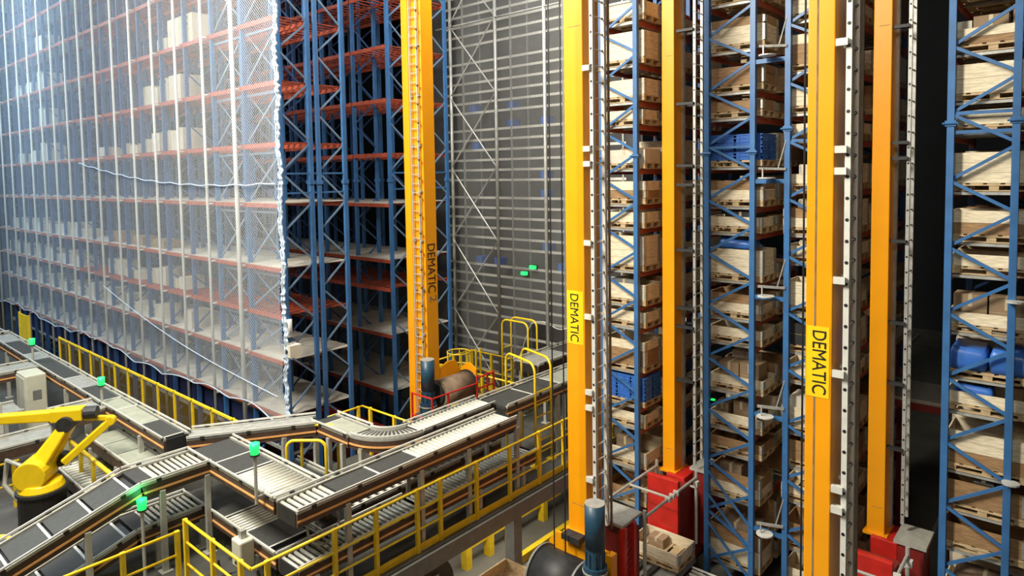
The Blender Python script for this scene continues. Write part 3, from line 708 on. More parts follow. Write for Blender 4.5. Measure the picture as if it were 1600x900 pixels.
def lift_drive(root, xm, ym, yd0, yd1, xd, zd):
    gearmotor(root, xm, ym, 3.78)
    MB().cyl((xd, yd0, zd), (xd, yd1, zd), .46, 28).build('rope_drum', DARK, root, smooth=True)
    MB().cyl((xd, yd1, zd), (xd, yd1 + .04, zd), .5, 28).cyl((xd, yd0 - .04, zd), (xd, yd0, zd), .5, 28).build('drum_flange', GREY, root)
    p = MB().prism([(yd1 + .12, 2.5), (yd1 - .06, 2.74), (yd0 - .35, 2.74), (yd0 - .35, 1.2), (yd1 + .12, 1.2)], 'x', xd + .36, xd + .42); p.build('drive_plate', YEL, root, bevel=.01)
    MB().box(xd + .3, xd + .48, yd0 - .45, yd0 - .33, 1.0, 2.72).build('drive_bracket', YEL, root)
    MB().box(xd - .3, xd + .5, yd0 - .3, yd1 + .1, .9, 1.5).build('drive_base', GREY, root)
    MB().box(xd + .2, xd + .42, yd1 - .7, yd1 - .3, 2.74, 2.85).build('switch_box', DARK, root)
lift_drive(c1, 9.62, 6.55, 6.85, 7.75, 9.62, 2.1)
for y in (7.56, 7.30): MB().cyl((9.75, y, 2.4), (9.75, y, ZT), .014, 5).build('hoist_rope', BLK, c1)
for y in (2.97,): MB().cyl((9.4, y, .6), (9.4, y, ZT), .014, 5).build('hoist_rope', BLK, c2)
# load on the first crane's carriage
r, zz = pallet_box(13.38, 7.27, .86, [(L_, .25)], 'open pale pallet box on the carriage of the left crane, by the red panel', 'pallet box')
carton(13.55, 7.45, 1.01, .3, .38, .2, 'brown block lying in the open pallet box on the crane carriage', CARD)
# shelf of the crane aisle seen behind the second crane
# crane with the ladder on its mast, in front of the left racks
c3 = wthing('stacker_crane', (12.0, 13.6, 0), 'far orange stacker crane with ladder, standing between the blue racks and the grey curtain', 'crane')
m3 = mast(c3, 11.78, 12.2, 13.31, 14.0, 2.84, 17, False, guides=False)
MB().box(11.74, 11.78, 13.78, 14.03, 2.84, 17).build('edge_profile', YEL, c3)
lettering('DEMATIC', (11.85, 13.308, 7.8), ((0, 0, -1), (1, 0, 0)), 1.3, .27, BLK, m3)
lettering('2', (11.9, 13.308, 6.42), ((0, 0, -1), (1, 0, 0)), .17, .24, RUST, m3, 'number')
ladder(c3, (11.7, 13.67), (11.7, 13.39), 3.2, 17, [15.9, 14.3, 13.0, 11.7, 10.4, 9.2, 7.9, 6.6, 5.4, 4.4], 'y', (.08, 0), .035, m=ALU, pitch=.24)
hs = MB()
for z in [3.3 + .48 * i for i in range(28)]: hs.bar((11.7, 13.37, z), (11.62, 13.31, z), .035, .04)
hs.build('ladder_clip', DARK, c3)
gearmotor(c3, 11.49, 13.0, 4.84, .18)
MB().cyl((11.85, 13.0, 3.85), (12.9, 13.0, 3.85), .36, 28).build('rope_drum', RUST, c3, smooth=True)
MB().cyl((11.78, 13, 3.85), (11.85, 13, 3.85), .27, 20).cyl((12.9, 13, 3.85), (12.95, 13, 3.85), .4, 24).build('drum_flange', DARK, c3)
MB().prism([(11.8, 4.2), (12.5, 4.5), (12.8, 4.5), (13.05, 4.1), (13.05, 3.3), (11.8, 3.3)], 'y', 13.32, 13.37).build('drive_plate', YEL, c3)
MB().prism([(12.98, 4.45), (13.25, 4.3), (13.25, 3.3), (12.7, 3.3), (12.7, 4.3)], 'x', 12.97, 13.02).build('drive_plate', YEL, c3)
MB().box(11.0, 13.2, 12.2, 14.2, 2.2, 2.75).build('base_beam', CRED, c3); MB().box(11.75, 12.25, 12.2, 30, .12, 2.2).build('travel_beam', DRED, c3)
MB().box(11.7, 12.25, 13.22, 14.06, 2.7, 2.9).build('mast_foot', CRED, c3)
MB().box(11.0, 11.5, 12.6, 13.1, 2.75, 3.15).build('control_box', ALU, c3); MB().box(11.6, 13.0, 12.3, 12.9, 2.75, 3.35).build('rope_housing', RUST, c3)
for xa, ya, xb, yb in ((10.95, 13.0, 10.95, 12.25), (10.95, 12.25, 12.55, 12.25)):
    for z in (3.55, 4.1): MB().cyl((xa, ya, z), (xb, yb, z), .022, 8).build('guard_rail', CRED, c3)
for x, y, zt in ((10.95, 13.0, 4.12), (10.95, 12.25, 4.12), (11.5, 12.25, 4.12), (12.55, 12.25, 4.3), (12.95, 12.25, 4.3), (13.2, 12.25, 4.3)): MB().cyl((x, y, 2.7), (x, y, zt), .027, 8).build('guard_post', CRED, c3)
for z in (3.3, 3.6, 3.95, 4.25): MB().cyl((12.55, 12.25, z), (13.2, 12.25, z), .024, 6).build('gate_bar', CRED, c3)
t = wthing('pit_cover', (10.6, 13.2, 0), 'salmon red cover plate in the small yellow-railed pit in front of the far crane', 'cover')
MB().box(10.35, 10.9, 12.4, 13.9, 2.75, 2.85).build('plate', SALM, t); MB().box(10.45, 10.8, 12.5, 13.8, 0, 2.75).build('support', GREY, t)
# floor rails of the three cranes
tag(B(6.5, 44, 7.46, 7.54, 0, .12).build('crane_rail', GALV), 'steel floor rail under the left crane with the name plate', 'rail')
tag(B(6.5, 44, 2.96, 3.04, 0, .12).build('crane_rail', GALV), 'steel floor rail under the right-hand crane', 'rail')
tag(B(11.96, 12.04, 12.1, 44, 0, .12).build('crane_rail', GALV), 'steel floor rail under the far crane with the ladder', 'rail')
# ---------------------------------------------------------------- conveyors
def conveyor(label, p, q, w, secs, legs=(), group=None, rails=(True, True), strip='both', floor=2.55, skirt=.16, ends=True, railh=.07, railm=None, cross=()):
    """straight conveyor from p to q; secs = (t0, t1, kind, pitch) in metres along it"""
    p = Vector(p); q = Vector(q); L = (q - p).length; d = (q - p) / L; s = d.cross(Vector((0, 0, 1))).normalized(); up = s.cross(d)
    root = wthing('conveyor', (p.x, p.y, floor), label, 'conveyor', group)
    def P(t, o, h=0): return p + d * t + s * o + up * h
    bed = MB().bar(P(0, 0, -.1), P(L, 0, -.1), w - .02, .05, up=up); bed.build('bed', DARK, root)
    for k, sg in enumerate((1, -1)):
        if not rails[k]: continue
        MB().bar(P(0, sg * (w / 2 + .03), .0), P(L, sg * (w / 2 + .03), .0), .055, .05, up=up).build('side_rail', railm or ALU, root)
        MB().bar(P(0, sg * (w / 2 + .075), .065), P(L, sg * (w / 2 + .075), .065), .025, .035, up=up).build('guide_rail', ALUW, root)
        MB().bar(P(0, sg * (w / 2 + .03), -.14), P(L, sg * (w / 2 + .03), -.14), .05, .22, up=up).build('skirt', SKIRT, root)
        if strip == 'both' or (strip == 'r' and sg == 1): MB().bar(P(0, sg * (w / 2 + .062), -.15), P(L, sg * (w / 2 + .062), -.15), .016, .035, up=up).build('edge_strip', STRIP, root)['label'] = 'orange strip along the side'
        bk = MB(); t = .3
        while t < L: bk.bar(P(t - .04, sg * (w / 2 + .06), .02), P(t + .04, sg * (w / 2 + .06), .02), .04, .07, up=up); t += .9
        bk.build('bracket', DARK, root)
    for t0, t1, kind, pitch in secs:
        if kind == 'belt':
            MB().bar(P(t0, 0, -.035), P(t1, 0, -.035), w - .04, .07, up=up).build('belt', BELT, root)
            MB().bar(P(t1 - .04, 0, .003), P(t1, 0, .003), w - .02, .012, up=up).build('cross_plate', ALUW, root)
        elif kind == 'green':
            MB().bar(P(t0, 0, -.035), P(t1, 0, -.035), w - .04, .07, up=up).build('belt', BELTG, root)
        elif kind == 'plate':
            MB().bar(P(t0, 0, -.02), P(t1, 0, -.02), w, .05, up=up).build('cover_plate', GALV, root)
        elif kind in ('roller', 'wide'):
            t = t0 + pitch / 2; rf = .31 if kind == 'roller' else .42
            while t < t1:
                MB().cyl(P(t, -w / 2 + .02, -.03), P(t, w / 2 - .02, -.03), min(.05, pitch * rf), 8).build('roller', ROLL, root, smooth=True); t += pitch
        elif kind == 'cross':
            n = int(w / pitch)
            for i in range(n):
                o = -w / 2 + w * (i + .5) / n; MB().cyl(P(t0, o, -.03), P(t1, o, -.03), min(.042, pitch * .38), 8).build('roller', ROLL, root, smooth=True)
    for t in cross: MB().bar(P(t, -w / 2, .01), P(t, w / 2, .01), .06, .03, up=up).build('cross_plate', ALUW, root)
    for t, sg in legs:
        a = P(t, sg * (w / 2 + .05), -.2); m = MB().bar((a.x, a.y, floor), (a.x, a.y, a.z), .09, .09).box(a.x - .1, a.x + .1, a.y - .1, a.y + .1, floor, floor + .015); m.build('leg', ALU, root)
    if ends:
        for t in (0, L): MB().bar(P(t - .01, 0, -.13), P(t + .01, 0, -.13), w, .26, up=up).build('end_plate', DARK, root)
    return root
ZU = 4.25; ZL = 3.3
for nm, zc, dy in (('upper', ZU, 0), ('lower', ZL, .3)):
    hi = nm == 'upper'
    conveyor('%s belt ramp rising at lower left to the corner beside the yellow robot' % nm, (1.2, 12.97 + dy, zc - .98), (4.35, 12.97 + dy, zc), .8,
             [(.1 + .62 * i, .68 + .62 * i, 'belt', 0) for i in range(5)], [(1.2, 1), (2.35, 1)], strip='r')
    conveyor('%s short roller conveyor at the top of the ramp, before the corner' % nm, (4.35, 12.97 + dy, zc), (5.58, 12.97 + dy, zc), .8,
             [(.0, .3, 'belt', 0), (.3, 1.22, 'roller', .1)], [(.35, 1), (1.15, 1)], strip='r')
    conveyor('%s cross conveyor from the ramp corner toward the front, dark belts then rollers' % nm, (6.0, 13.4 + dy, zc), (6.0, 10.2, zc), .76,
             [(0, 1.0, 'belt', 0), (1.0, 1.75, 'belt', 0), (1.78, 3.2, 'wide', .115)] if hi else [(0, 1.6, 'belt', 0), (1.6, 2.4, 'roller', .1), (2.4, 3.2, 'belt', 0)], [(2.9, -1), (2.9, 1)] if not hi else [(.1, -1)], strip='both')
    conveyor('%s front roller conveyor along the yellow railing, left section with dark belts' % nm, (5.58, 9.83, zc), (8.25, 9.83, zc), .54,
             [(.0, .85, 'roller', .12), (.85, 1.75, 'belt', 0), (1.75, 2.67, 'belt', 0)] if hi else [(0, 2.67, 'roller', .11)], [(.95, 1), (2.6, 1)] if hi else [(.3, 1)], strip='r')
    conveyor('%s front roller conveyor along the yellow railing, right section' % nm, (8.25, 9.83, zc), (10.95 if hi else 11.6, 9.83, zc), .54,
             [(0, 2.68, 'wide', .115)] if hi else [(0, 3.3, 'roller', .11)], [(1.2, 1), (2.7, 1)] if hi else [(1.5, 1), (2.9, 1)], strip='r', rails=(True, hi))
conveyor('rear roller lane beside the front one, after the curve', (9.1, 10.78, ZU + .02), (11.3, 10.78, ZU + .02), .52, [(0, 2.2, 'wide', .115)], [(1.9, 1)], strip='none', railm=GALV)
conveyor('dark belt conveyor running away behind the front orange mast', (11.3, 10.52, ZU + .02), (16.0, 10.52, ZU + .02), .78, [(0, 1.1, 'belt', 0), (1.1, 2.2, 'belt', 0), (2.2, 4.7, 'green', 0)], [(.4, 1), (1.9, 1), (3.4, 1), (3.4, -1)], strip='r', ends=False)
conveyor('grey belt conveyor beyond the tall yellow hoops, under the curtain hem', (14.4, 12.1, ZU), (17.1, 12.1, ZU), .8, [(0, 1.6, 'plate', 0), (1.6, 2.7, 'belt', 0)], [(.3, 1), (1.4, 1), (2.5, 1), (.3, -1)], strip='none')
# curve from the link conveyor to the rear lane
def curve_conveyor(label, c, r0, r1, a0, a1, z, n=18):
    root = wthing('curved_conveyor', (c[0], c[1], 2.55), label, 'conveyor')
    def ring(ra, rb, za, zb, name, m, n=n):
        vs = []; fs = []
        for i in range(n + 1):
            a = a0 + (a1 - a0) * i / n; ca, sa = math.cos(a), math.sin(a)
            for r, zz in ((ra, za), (rb, za), (rb, zb), (ra, zb)): vs.append((c[0] + ca * r, c[1] + sa * r, zz))
        for i in range(n):
            for j in range(4): k = (j + 1) % 4; fs.append((i * 4 + j, i * 4 + k, i * 4 + 4 + k, i * 4 + 4 + j))
        fs += [(0, 1, 2, 3), (n * 4 + 3, n * 4 + 2, n * 4 + 1, n * 4)]
        return MB().add(vs, fs).build(name, m, root)
    ring(r0, r1, z - .14, z - .09, 'bed', DARK)
    for r in (r0, r1):
        ring(r - .027, r + .027, z - .025, z + .025, 'side_rail', ALU); ring(r - .015, r + .015, z + .045, z + .08, 'guide_rail', ALUW)
        ring(r - .025, r + .025, z - .25, z - .025, 'skirt', SKIRT)
    ring(r0 - .045, r0 - .03, z - .165, z - .13, 'edge_strip', STRIP)
    ring(r1 + .03, r1 + .045, z - .165, z - .13, 'edge_strip', STRIP)
    k = 26
    for i in range(k):
        a = a0 + (a1 - a0) * (i + .5) / k
        MB().cyl((c[0] + math.cos(a) * (r0 + .05), c[1] + math.sin(a) * (r0 + .05), z - .03), (c[0] + math.cos(a) * (r1 - .05), c[1] + math.sin(a) * (r1 - .05), z - .03), .026, 6, .042).build('roller', ALU if i % 2 else BELT, root, smooth=True)
    for a in (a0 + .3, a0 + 1.2):
        x, y = c[0] + math.cos(a) * r1, c[1] + math.sin(a) * r1
        MB().box(x - .05, x + .05, y - .05, y + .05, 2.55, z - .2).build('leg', ALU, root)
curve_conveyor('curved roller conveyor bending from the link conveyor into the rear lane', (9.1, 11.55), .53, 1.05, math.pi, math.pi * 1.5, ZU)
conveyor('short pale belt conveyor leading down into the roller curve', (8.3, 12.85, ZU), (8.3, 11.55, ZU), .52, [(0, .35, 'belt', 0), (.35, 1.3, 'green', 0)], [(.1, 1), (.6, 1), (1.1, 1)], strip='both')
conveyor('grey link conveyor with side guards between the long left conveyor and the curve', (5.95, 14.3, ZU - .02), (8.1, 12.9, ZU), .46, [(0, 2.5, 'plate', 0)], [(.4, 1), (1.9, 1)], strip='r', railm=GALV)
conveyor('long belt conveyor at left running beside the yellow fence, near half', (5.72, 21.0, ZU), (5.72, 14.35, ZU), .42, [(0, 1.3, 'plate', 0), (1.3, 2.9, 'belt', 0), (2.9, 3.9, 'green', 0), (3.9, 5.3, 'green', 0), (5.3, 6.5, 'belt', 0)], [(.3, 1), (1.9, 1), (3.2, 1), (5.4, 1), (.3, -1), (3.2, -1)], strip='r', cross=(2.9, 3.9))
conveyor('long belt conveyor at left running beside the yellow fence, far half', (5.75, 29.0, ZU), (5.72, 21.0, ZU), .44, [(0, 1.6, 'plate', 0), (1.6, 4.0, 'belt', 0), (4.0, 5.0, 'plate', 0), (5.0, 8, 'belt', 0)], [(.4, 1), (2.2, 1), (4.2, 1), (6.4, 1)], strip='r')
conveyor('grey branch conveyor joining the long left conveyor behind the cabinet', (1.0, 23.5, ZU - .02), (5.4, 23.5, ZU - .02), .8, [(0, 4.6, 'plate', 0)], [(1.5, 1), (3, 1), (4.2, 1), (4.2, -1)], strip='r')
conveyor('grey conveyor farthest back at the left edge', (1.0, 29.3, ZU + .05), (6.0, 29.5, ZU + .05), .95, [(0, 3.4, 'plate', 0), (3.4, 5.0, 'belt', 0)], [(2, 1), (3.4, 1), (4.4, 1)], strip='r')
conveyor('short grey branch conveyor joining the long left conveyor near the green light', (4.5, 18.1, ZU - .06), (5.44, 18.1, ZU - .06), .8, [(0, .94, 'plate', 0)], [(.1, 1), (.1, -1)], strip='none')
conveyor('low pale green belt conveyor below the long left conveyor', (5.33, 17.5, 3.68), (5.33, 14.2, 3.68), .56, [(0, .8, 'green', 0), (.84, 1.6, 'green', 0), (1.64, 2.4, 'green', 0), (2.44, 3.4, 'plate', 0)], [(.2, 1), (1.8, 1), (3.2, 1)], strip='none')
conveyor('low grey conveyor behind the robot arm', (3.2, 19.6, 3.35), (5.0, 19.6, 3.35), .8, [(0, 1.8, 'plate', 0)], [(.3, 1), (1.6, 1)], strip='none')
conveyor('white slatted roller bed inside the robot cell', (4.86, 18.6, 3.1), (4.86, 15.2, 3.1), .8, [(0, 3.4, 'wide', .16)], [(.3, 1), (3, 1)], strip='none')
conveyor('grey plate conveyor beside the grey cabinet at left', (2.0, 21.6, 3.6), (4.6, 21.6, 3.6), .9, [(0, 2.6, 'plate', 0)], [(.5, 1), (2.2, 1)], strip='r')
conveyor('dark lower belt seen through the yellow hoop handrails', (7.55, 13.4, 3.3), (7.55, 11.35, 3.3), .6, [(0, 2.05, 'belt', 0)], [(.3, 1), (1.8, 1)], strip='none')
conveyor('dark lower lane behind the lower front conveyor', (7.3, 10.9, 3.25), (11.6, 10.9, 3.25), .56, [(0, 4.3, 'roller', .2)], [(.3, 1), (2, 1), (3.8, 1)], strip='r', railm=GALV)
# motor box, cable hoops under the corner
jb = thing('motor_box', (5.35, 10.9, 2.98), 'pale grey motor box hanging under the lower conveyor corner', 'box')
MB().box(-.13, .13, -.16, .16, 0, .48).build('box', CABI, jb, bevel=.03); MB().box(-.05, .05, -.05, .05, .48, .62).build('mount', GALV, jb); MB().cyl((-.14, 0, .1), (-.13, 0, .1), .03, 8).build('knob', BLK, jb)
for (x, y, z, r) in ((5.75, 12.0, 2.85, .22), (5.5, 11.6, 2.8, .26), (6.2, 9.75, 3.75, .3), (5.7, 10.7, 2.85, .2)):
    pts = arc((x, y, z), (1, 0, .1), (0, .35, 1), r, 2.9, 6.6, 14)
    tag(MB().tube(pts, .022, 6).build('cable', BLK if z < 3.5 else GALV), {12.0: 'black cable loop hanging under the ramp corner', 11.6: 'black cable loop left of the pale motor box', 9.75: 'grey hose loop under the upper front corner', 10.7: 'black cable loop right of the pale motor box'}[y], 'cable')
# signal lights on poles
for (x, y, zb, zt, lab) in ((5.42, 10.5, 4.7, 5.1, 'green signal light on a pole beside the upper cross conveyor'), (5.44, 17.85, 4.3, 4.82, 'green signal light by the long left conveyor near the yellow fence'), (5.53, 24.0, 4.3, 4.82, 'green signal light far back by the left edge'), (4.31, 12.4, 3.5, 3.98, 'green signal light between the two ramps')):
    t = thing('signal_light', (x, y, zb), lab, 'light'); zf = 2.55 - zb if y == 12.4 else -.12
    MB().cyl((0, 0, -.55 if y == 10.5 else zf), (0, 0, zt - zb - .12), .03, 8).build('pole', ALU, t)
    if y == 10.5: MB().bar((0, 0, -.45), (.2, 0, -.45), .05, .05).build('clamp_arm', ALU, t)
    MB().cyl((0, 0, zt - zb - .12), (0, 0, zt - zb - .09), .08, 10).build('base', DARK, t); MB().cyl((0, 0, zt - zb - .09), (0, 0, zt - zb + .09), .07, 12, .085).build('lamp', LEDG, t, smooth=True)
    l = bpy.data.lights.new('signal_glow', 'POINT'); l.color = (.1, 1, .35); l.energy = 3; l.shadow_soft_size = .1
    lo = bpy.data.objects.new('signal_glow', l); COL.objects.link(lo); lo.parent = t; lo.location = (0, 0, zt - zb + .16)
for y, z in ((13.5, 6.5), (13.15, 6.72)):
    t = thing('signal_light', (16.04, y, z), 'small green light high on the grey curtain, %s of the pair' % ('left' if y > 13.3 else 'right'), 'light')
    MB().box(-.05, .05, -.1, .1, -.05, .05).build('lamp', LEDG, t); MB().box(.05, .1, -.12, .12, -.07, .07).build('housing', DARK, t)
# ---------------------------------------------------------------- railings
def railing(label, pts, zb, h, posts, mids=(.4, .75), toe=True, m=None, r=.026, group=None):
    m = m or SAFE
    root = wthing('guard_railing', (pts[0][0], pts[0][1], zb), label, 'railing', group)
    for a, b in zip(pts[:-1], pts[1:]):
        MB().cyl((*a, zb + h), (*b, zb + h), r, 8).build('top_rail', m, root, smooth=True)
        for k in mids: MB().cyl((*a, zb + h * k), (*b, zb + h * k), r * .85, 8).build('mid_rail', m, root, smooth=True)
        if toe: MB().bar((*a, zb + .07), (*b, zb + .07), .012, .15).build('toe_board', m, root)
    for x, y in posts:
        MB().box(x - .035, x + .035, y - .035, y + .035, zb, zb + h + .02).build('post', m, root)
    return root
railing('long yellow railing along the front edge of the mezzanine, turning at its left corner', [(4.74, 11.7), (4.74, 9.43), (16.5, 9.43)], 2.55, 1.2,
        [(4.74, 11.7), (4.74, 10.69), (4.74, 9.75)] + [(x, 9.43) for x in (5.0, 6.2, 7.05, 8.0, 8.58, 9.59, 10.62, 11.64, 12.56, 13.6, 14.7)], mids=(.36, .68))
railing('yellow railing in front of the ramps at lower left', [(.5, 11.4), (4.47, 11.4)], 2.55, 1.2, [(4.48, 11.4), (3.65, 11.4), (2.5, 11.4)], mids=(.35, .68), toe=False)
railing('short yellow railing around the pit in front of the far crane', [(9.15, 14.05), (10.18, 14.05), (10.2, 11.95)], 2.55, 1.2, [(10.05, 14.05), (10.2, 13.75), (10.2, 12.8)], mids=(.5,), toe=False)
railing('yellow railing between the far crane and the grey curtain', [(14.0, 15.9), (14.0, 12.0)], 2.55, 1.2, [(14.0, 15.2), (14.0, 13.45), (14.0, 12.3)], mids=(.5,))
railing('dim yellow railing in front of the curtain, right of the caged ladder', [(14.1, 15.7), (15.85, 15.7), (15.85, 13.9)], 2.55, 1.2, [(15.0, 15.7), (15.85, 15.7), (15.85, 14.8), (15.85, 13.9)], mids=(.5,))
# mesh fence beside the long left conveyor
fr = wthing('mesh_fence', (7.3, 14.9, 2.55), 'long yellow mesh fence below the white net at left', 'fence')
MB().box(7.27, 7.33, 14.9, 28.1, 3.95, 4.0).build('top_rail', SAFE, fr); MB().box(7.27, 7.33, 14.9, 28.1, 2.65, 2.7).build('bottom_rail', SAFE, fr)
y = 15.1
while y < 28.2:
    MB().box(7.27, 7.33, y - .024, y + .024, 2.55, 4.02).build('post', SAFE, fr)
    if y < 27.2: MB().add([(7.31, y, 2.7), (7.31, y + 1.08, 2.7), (7.31, y + 1.08, 3.96), (7.31, y, 3.96)], [(0, 1, 2, 3)]).build('mesh_panel', MESHY, fr)
    y += 1.083
pn = wthing('fence_panel', (7.3, 32.6, 2.55), 'small separate yellow mesh panel far left below the net', 'fence')
MB().box(7.28, 7.32, 32.0, 33.3, 2.7, 4.25).build('sheet', MATS['safety_yellow'], pn); 
for y in (32.0, 33.3): MB().box(7.26, 7.34, y - .03, y + .03, 2.55, 4.3).build('post', SAFE, pn)
# hoop handrails
def hoop(a, b, z0, z1, r=.032, rc=.2):
    a = Vector((*a, 0)); b = Vector((*b, 0)); d = (b - a).normalized(); Z = Vector((0, 0, 1))
    pts = [a + Z * z0, a + Z * (z1 - rc)] + arc(a + d * rc + Z * (z1 - rc), -d, Z, rc, 0, math.pi / 2, 6)[1:] + arc(b - d * rc + Z * (z1 - rc), Z, d, rc, 0, math.pi / 2, 6) + [b + Z * z0]
    return MB().tube(pts, r, 8)
t = wthing('hoop_handrail', (7.3, 12.1, 2.55), 'pair of yellow hoop handrails inside the corner of the upper conveyor', 'handrail')
hoop((7.1, 12.42), (7.62, 11.8), 2.55, 4.22, .035, .17).build('hoop', SAFE, t, smooth=True); hoop((7.76, 12.95), (8.24, 12.28), 2.55, 4.24, .035, .17).build('hoop', SAFE, t, smooth=True)
t = wthing('crossover_ladder', (12.9, 10.2, 2.55), 'yellow crossover ladder with hoops over the dark belt, behind the front orange mast', 'ladder')
for x in (12.28, 12.9):
    hoop((x, 10.05), (x + .42, 11.35), 2.55, 5.06, .03, .25).build('hoop', SAFE, t, smooth=True); MB().box(x - .1, x + .1, 9.95, 10.15, 2.55, 2.57).build('foot_plate', SAFE, t)
for z in (2.85, 3.15, 3.45, 3.75, 4.05, 4.35): MB().cyl((12.28, 10.05, z), (12.9, 10.05, z), .02, 6).build('rung', SAFE, t)
t = wthing('crossover_ladder', (15.3, 13.1, 2.55), 'taller yellow crossover ladder farther back near the curtain', 'ladder')
for x in (15.1, 15.52):
    hoop((x, 13.63), (x, 12.6), 2.55, 5.2, .028, .2).build('hoop', SAFE, t, smooth=True)
for z in (2.85, 3.2, 3.55, 3.9, 4.3):
    for y in (13.63, 12.6): MB().cyl((15.1, y, z), (15.52, y, z), .018, 6).build('rung', SAFE, t)
# caged ladder
t = wthing('caged_ladder', (15.2, 15.4, 2.55), 'yellow ladder top with round safety cage in front of the curtain', 'ladder')
cx, cy, rr = 14.75, 15.2, .36
for z in (2.62, 3.1, 3.55, 4.0): MB().tube([(cx + rr * math.cos(a), cy + rr * math.sin(a), z) for a in [2 * math.pi * i / 20 for i in range(20)] + [0.001]], .02, 6).build('cage_ring', SAFE, t)
for i in range(9):
    a = 2 * math.pi * i / 9; MB().bar((cx + rr * math.cos(a), cy + rr * math.sin(a), 2.55), (cx + rr * math.cos(a), cy + rr * math.sin(a), 4.02), .025, .035).build('cage_bar', SAFE, t)
for x in (15.2, 15.45, 15.65): MB().box(x - .025, x + .025, 15.08, 15.13, 2.55, 3.95).build('stile', SAFE, t)
# ---------------------------------------------------------------- palletising robot
def rp_(px, py, d=13.9):
    v = Vector((R3[i][0] * (px - 800) / 1050 + R3[i][1] * (py - 332) / 1050 + R3[i][2] for i in range(3))) * d
    return v + Vector((0, 0, EYE))
SH = Vector((3.68, 16.2, 3.70)); EL = Vector((4.28, 16.13, 4.58)); WR = Vector((2.55, 17.35, 4.78)); side = Vector((.62, -.78, 0)).normalized()
fwd = Vector((-.8, .6, 0)).normalized(); side = fwd.cross(Vector((0, 0, 1))).normalized()
rb = wthing('palletising_robot', (3.8, 16.15, 2.55), 'yellow palletising robot arm on a black pedestal at the left edge', 'robot')
p = MB().cyl((3.75, 16.15, 2.55), (3.75, 16.15, 3.3), .42, 24).box(3.4, 4.2, 15.75, 16.55, 2.55, 2.62); p.build('pedestal', BLK, rb)
MB().cyl((3.75, 16.15, 3.3), (3.75, 16.15, 3.36), .46, 24).build('slew_ring', DARK, rb)
MB().cyl((3.75, 16.15, 3.36), (3.75, 16.15, 3.5), .42, 24, .36).bar(SH - side * .3, SH + side * .3, .4, .4).cyl(SH - side * .32, SH + side * .32, .3, 20).build('turret', ROBY, rb, bevel=.02)
MB().cyl(SH + side * .36, SH + side * .46, .25, 18).build('joint_cover', ROBY, rb); MB().cyl(SH + side * .46, SH + side * .56, .13, 14).build('motor', CRED, rb)
MB().cyl(SH + fwd * -.36 + side * .2 + Vector((0, 0, .1)), SH + fwd * -.36 + side * .45 + Vector((0, 0, .1)), .13, 14).build('motor', BLK, rb)
MB().bar(SH + side * .12, EL + side * .12, .26, .44, up=fwd, w2=.2, h2=.24).bar(SH - side * .14, EL - side * .14, .16, .3, up=fwd, w2=.12, h2=.2).build('lower_arm', ROBY, rb, bevel=.03)
MB().cyl(EL + side * .24, EL + side * .27, .13, 16).cyl(EL - side * .25, EL + side * .24, .16, 16).build('elbow_joint', DARK, rb)
e2 = EL + Vector((0, 0, .16))
bk = e2 - fwd * .42
MB().bar(e2 - fwd * .3, e2 + fwd * .3, .3, .26).bar(e2 + fwd * .25, WR + fwd * .6, .24, .22, w2=.16, h2=.14).build('forearm', ROBY, rb, bevel=.03)
MB().cyl(e2 - fwd * .3, e2 - fwd * .55, .13, 14).build('motor', DARK, rb)
lk = e2 - fwd * .78 - Vector((0, 0, .22)) + side * .05
lb = SH - fwd * .5 + Vector((0, 0, .12))
MB().bar(e2 - fwd * .3 - Vector((0, 0, .1)), lk + Vector((0, 0, .05)), .1, .1).bar(lk, lb, .12, .14).cyl(lk - side * .08, lk + side * .08, .1, 12).build('link_rod', ROBY, rb, bevel=.015)
hz = [SH + side * .3 + fwd * .35, SH + side * .5 + fwd * .75 + Vector((0, 0, .1)), SH + side * .45 + fwd * .8 - Vector((0, 0, .4)), Vector((3.7, 15.6, 2.62))]
MB().tube(hz, .05, 8).build('cable_hose', ALU, rb, smooth=True)
MB().bar(WR + fwd * .55, WR + fwd * .55 - Vector((0, 0, .5)), .3, .3).build('wrist', ROBY, rb, bevel=.02)
# robot cell fence
railing('yellow robot cell railing on the right of the robot arm', [(4.72, 17.9), (4.68, 14.6)], 2.55, 1.06, [(4.72, 17.9), (4.7, 17.0), (4.7, 16.2), (4.7, 15.3), (4.68, 14.6)], mids=(.45,), toe=False, r=.045)
railing('yellow robot cell railing at the left edge behind the robot arm', [(1.6, 17.6), (3.7, 17.6)], 2.55, 1.0, [(3.6, 17.6), (2.6, 17.6)], mids=(.5,), toe=False)
t = wthing('hoop_handrail', (2.6, 14.2, 2.55), 'small yellow hoop at the left edge below the robot', 'handrail')
hoop((2.5, 14.6), (2.85, 14.35), 2.55, 3.35, .045, .15).build('hoop', SAFE, t, smooth=True); MB().box(2.55, 2.8, 14.4, 14.55, 2.9, 2.98).build('plate', SAFE, t)
# control cabinet
t = wthing('control_cabinet', (5.1, 22.4, 2.55), 'tall pale grey control cabinet behind the robot arm at left', 'cabinet')
MB().box(4.86, 5.36, 22.0, 22.9, 2.55, 4.28).build('body', CABI, t, bevel=.03)
MB().box(4.84, 4.86, 22.05, 22.43, 2.65, 4.2).build('door', CABI, t); MB().box(4.84, 4.86, 22.46, 22.86, 2.65, 4.2).build('door', CABI, t); MB().cyl((5.1, 21.98, 3.1), (5.1, 22.0, 3.1), .035, 8).build('lock', BLK, t); MB().box(5.02, 5.22, 21.985, 22.0, 3.6, 3.85).build('vent', GREY, t)
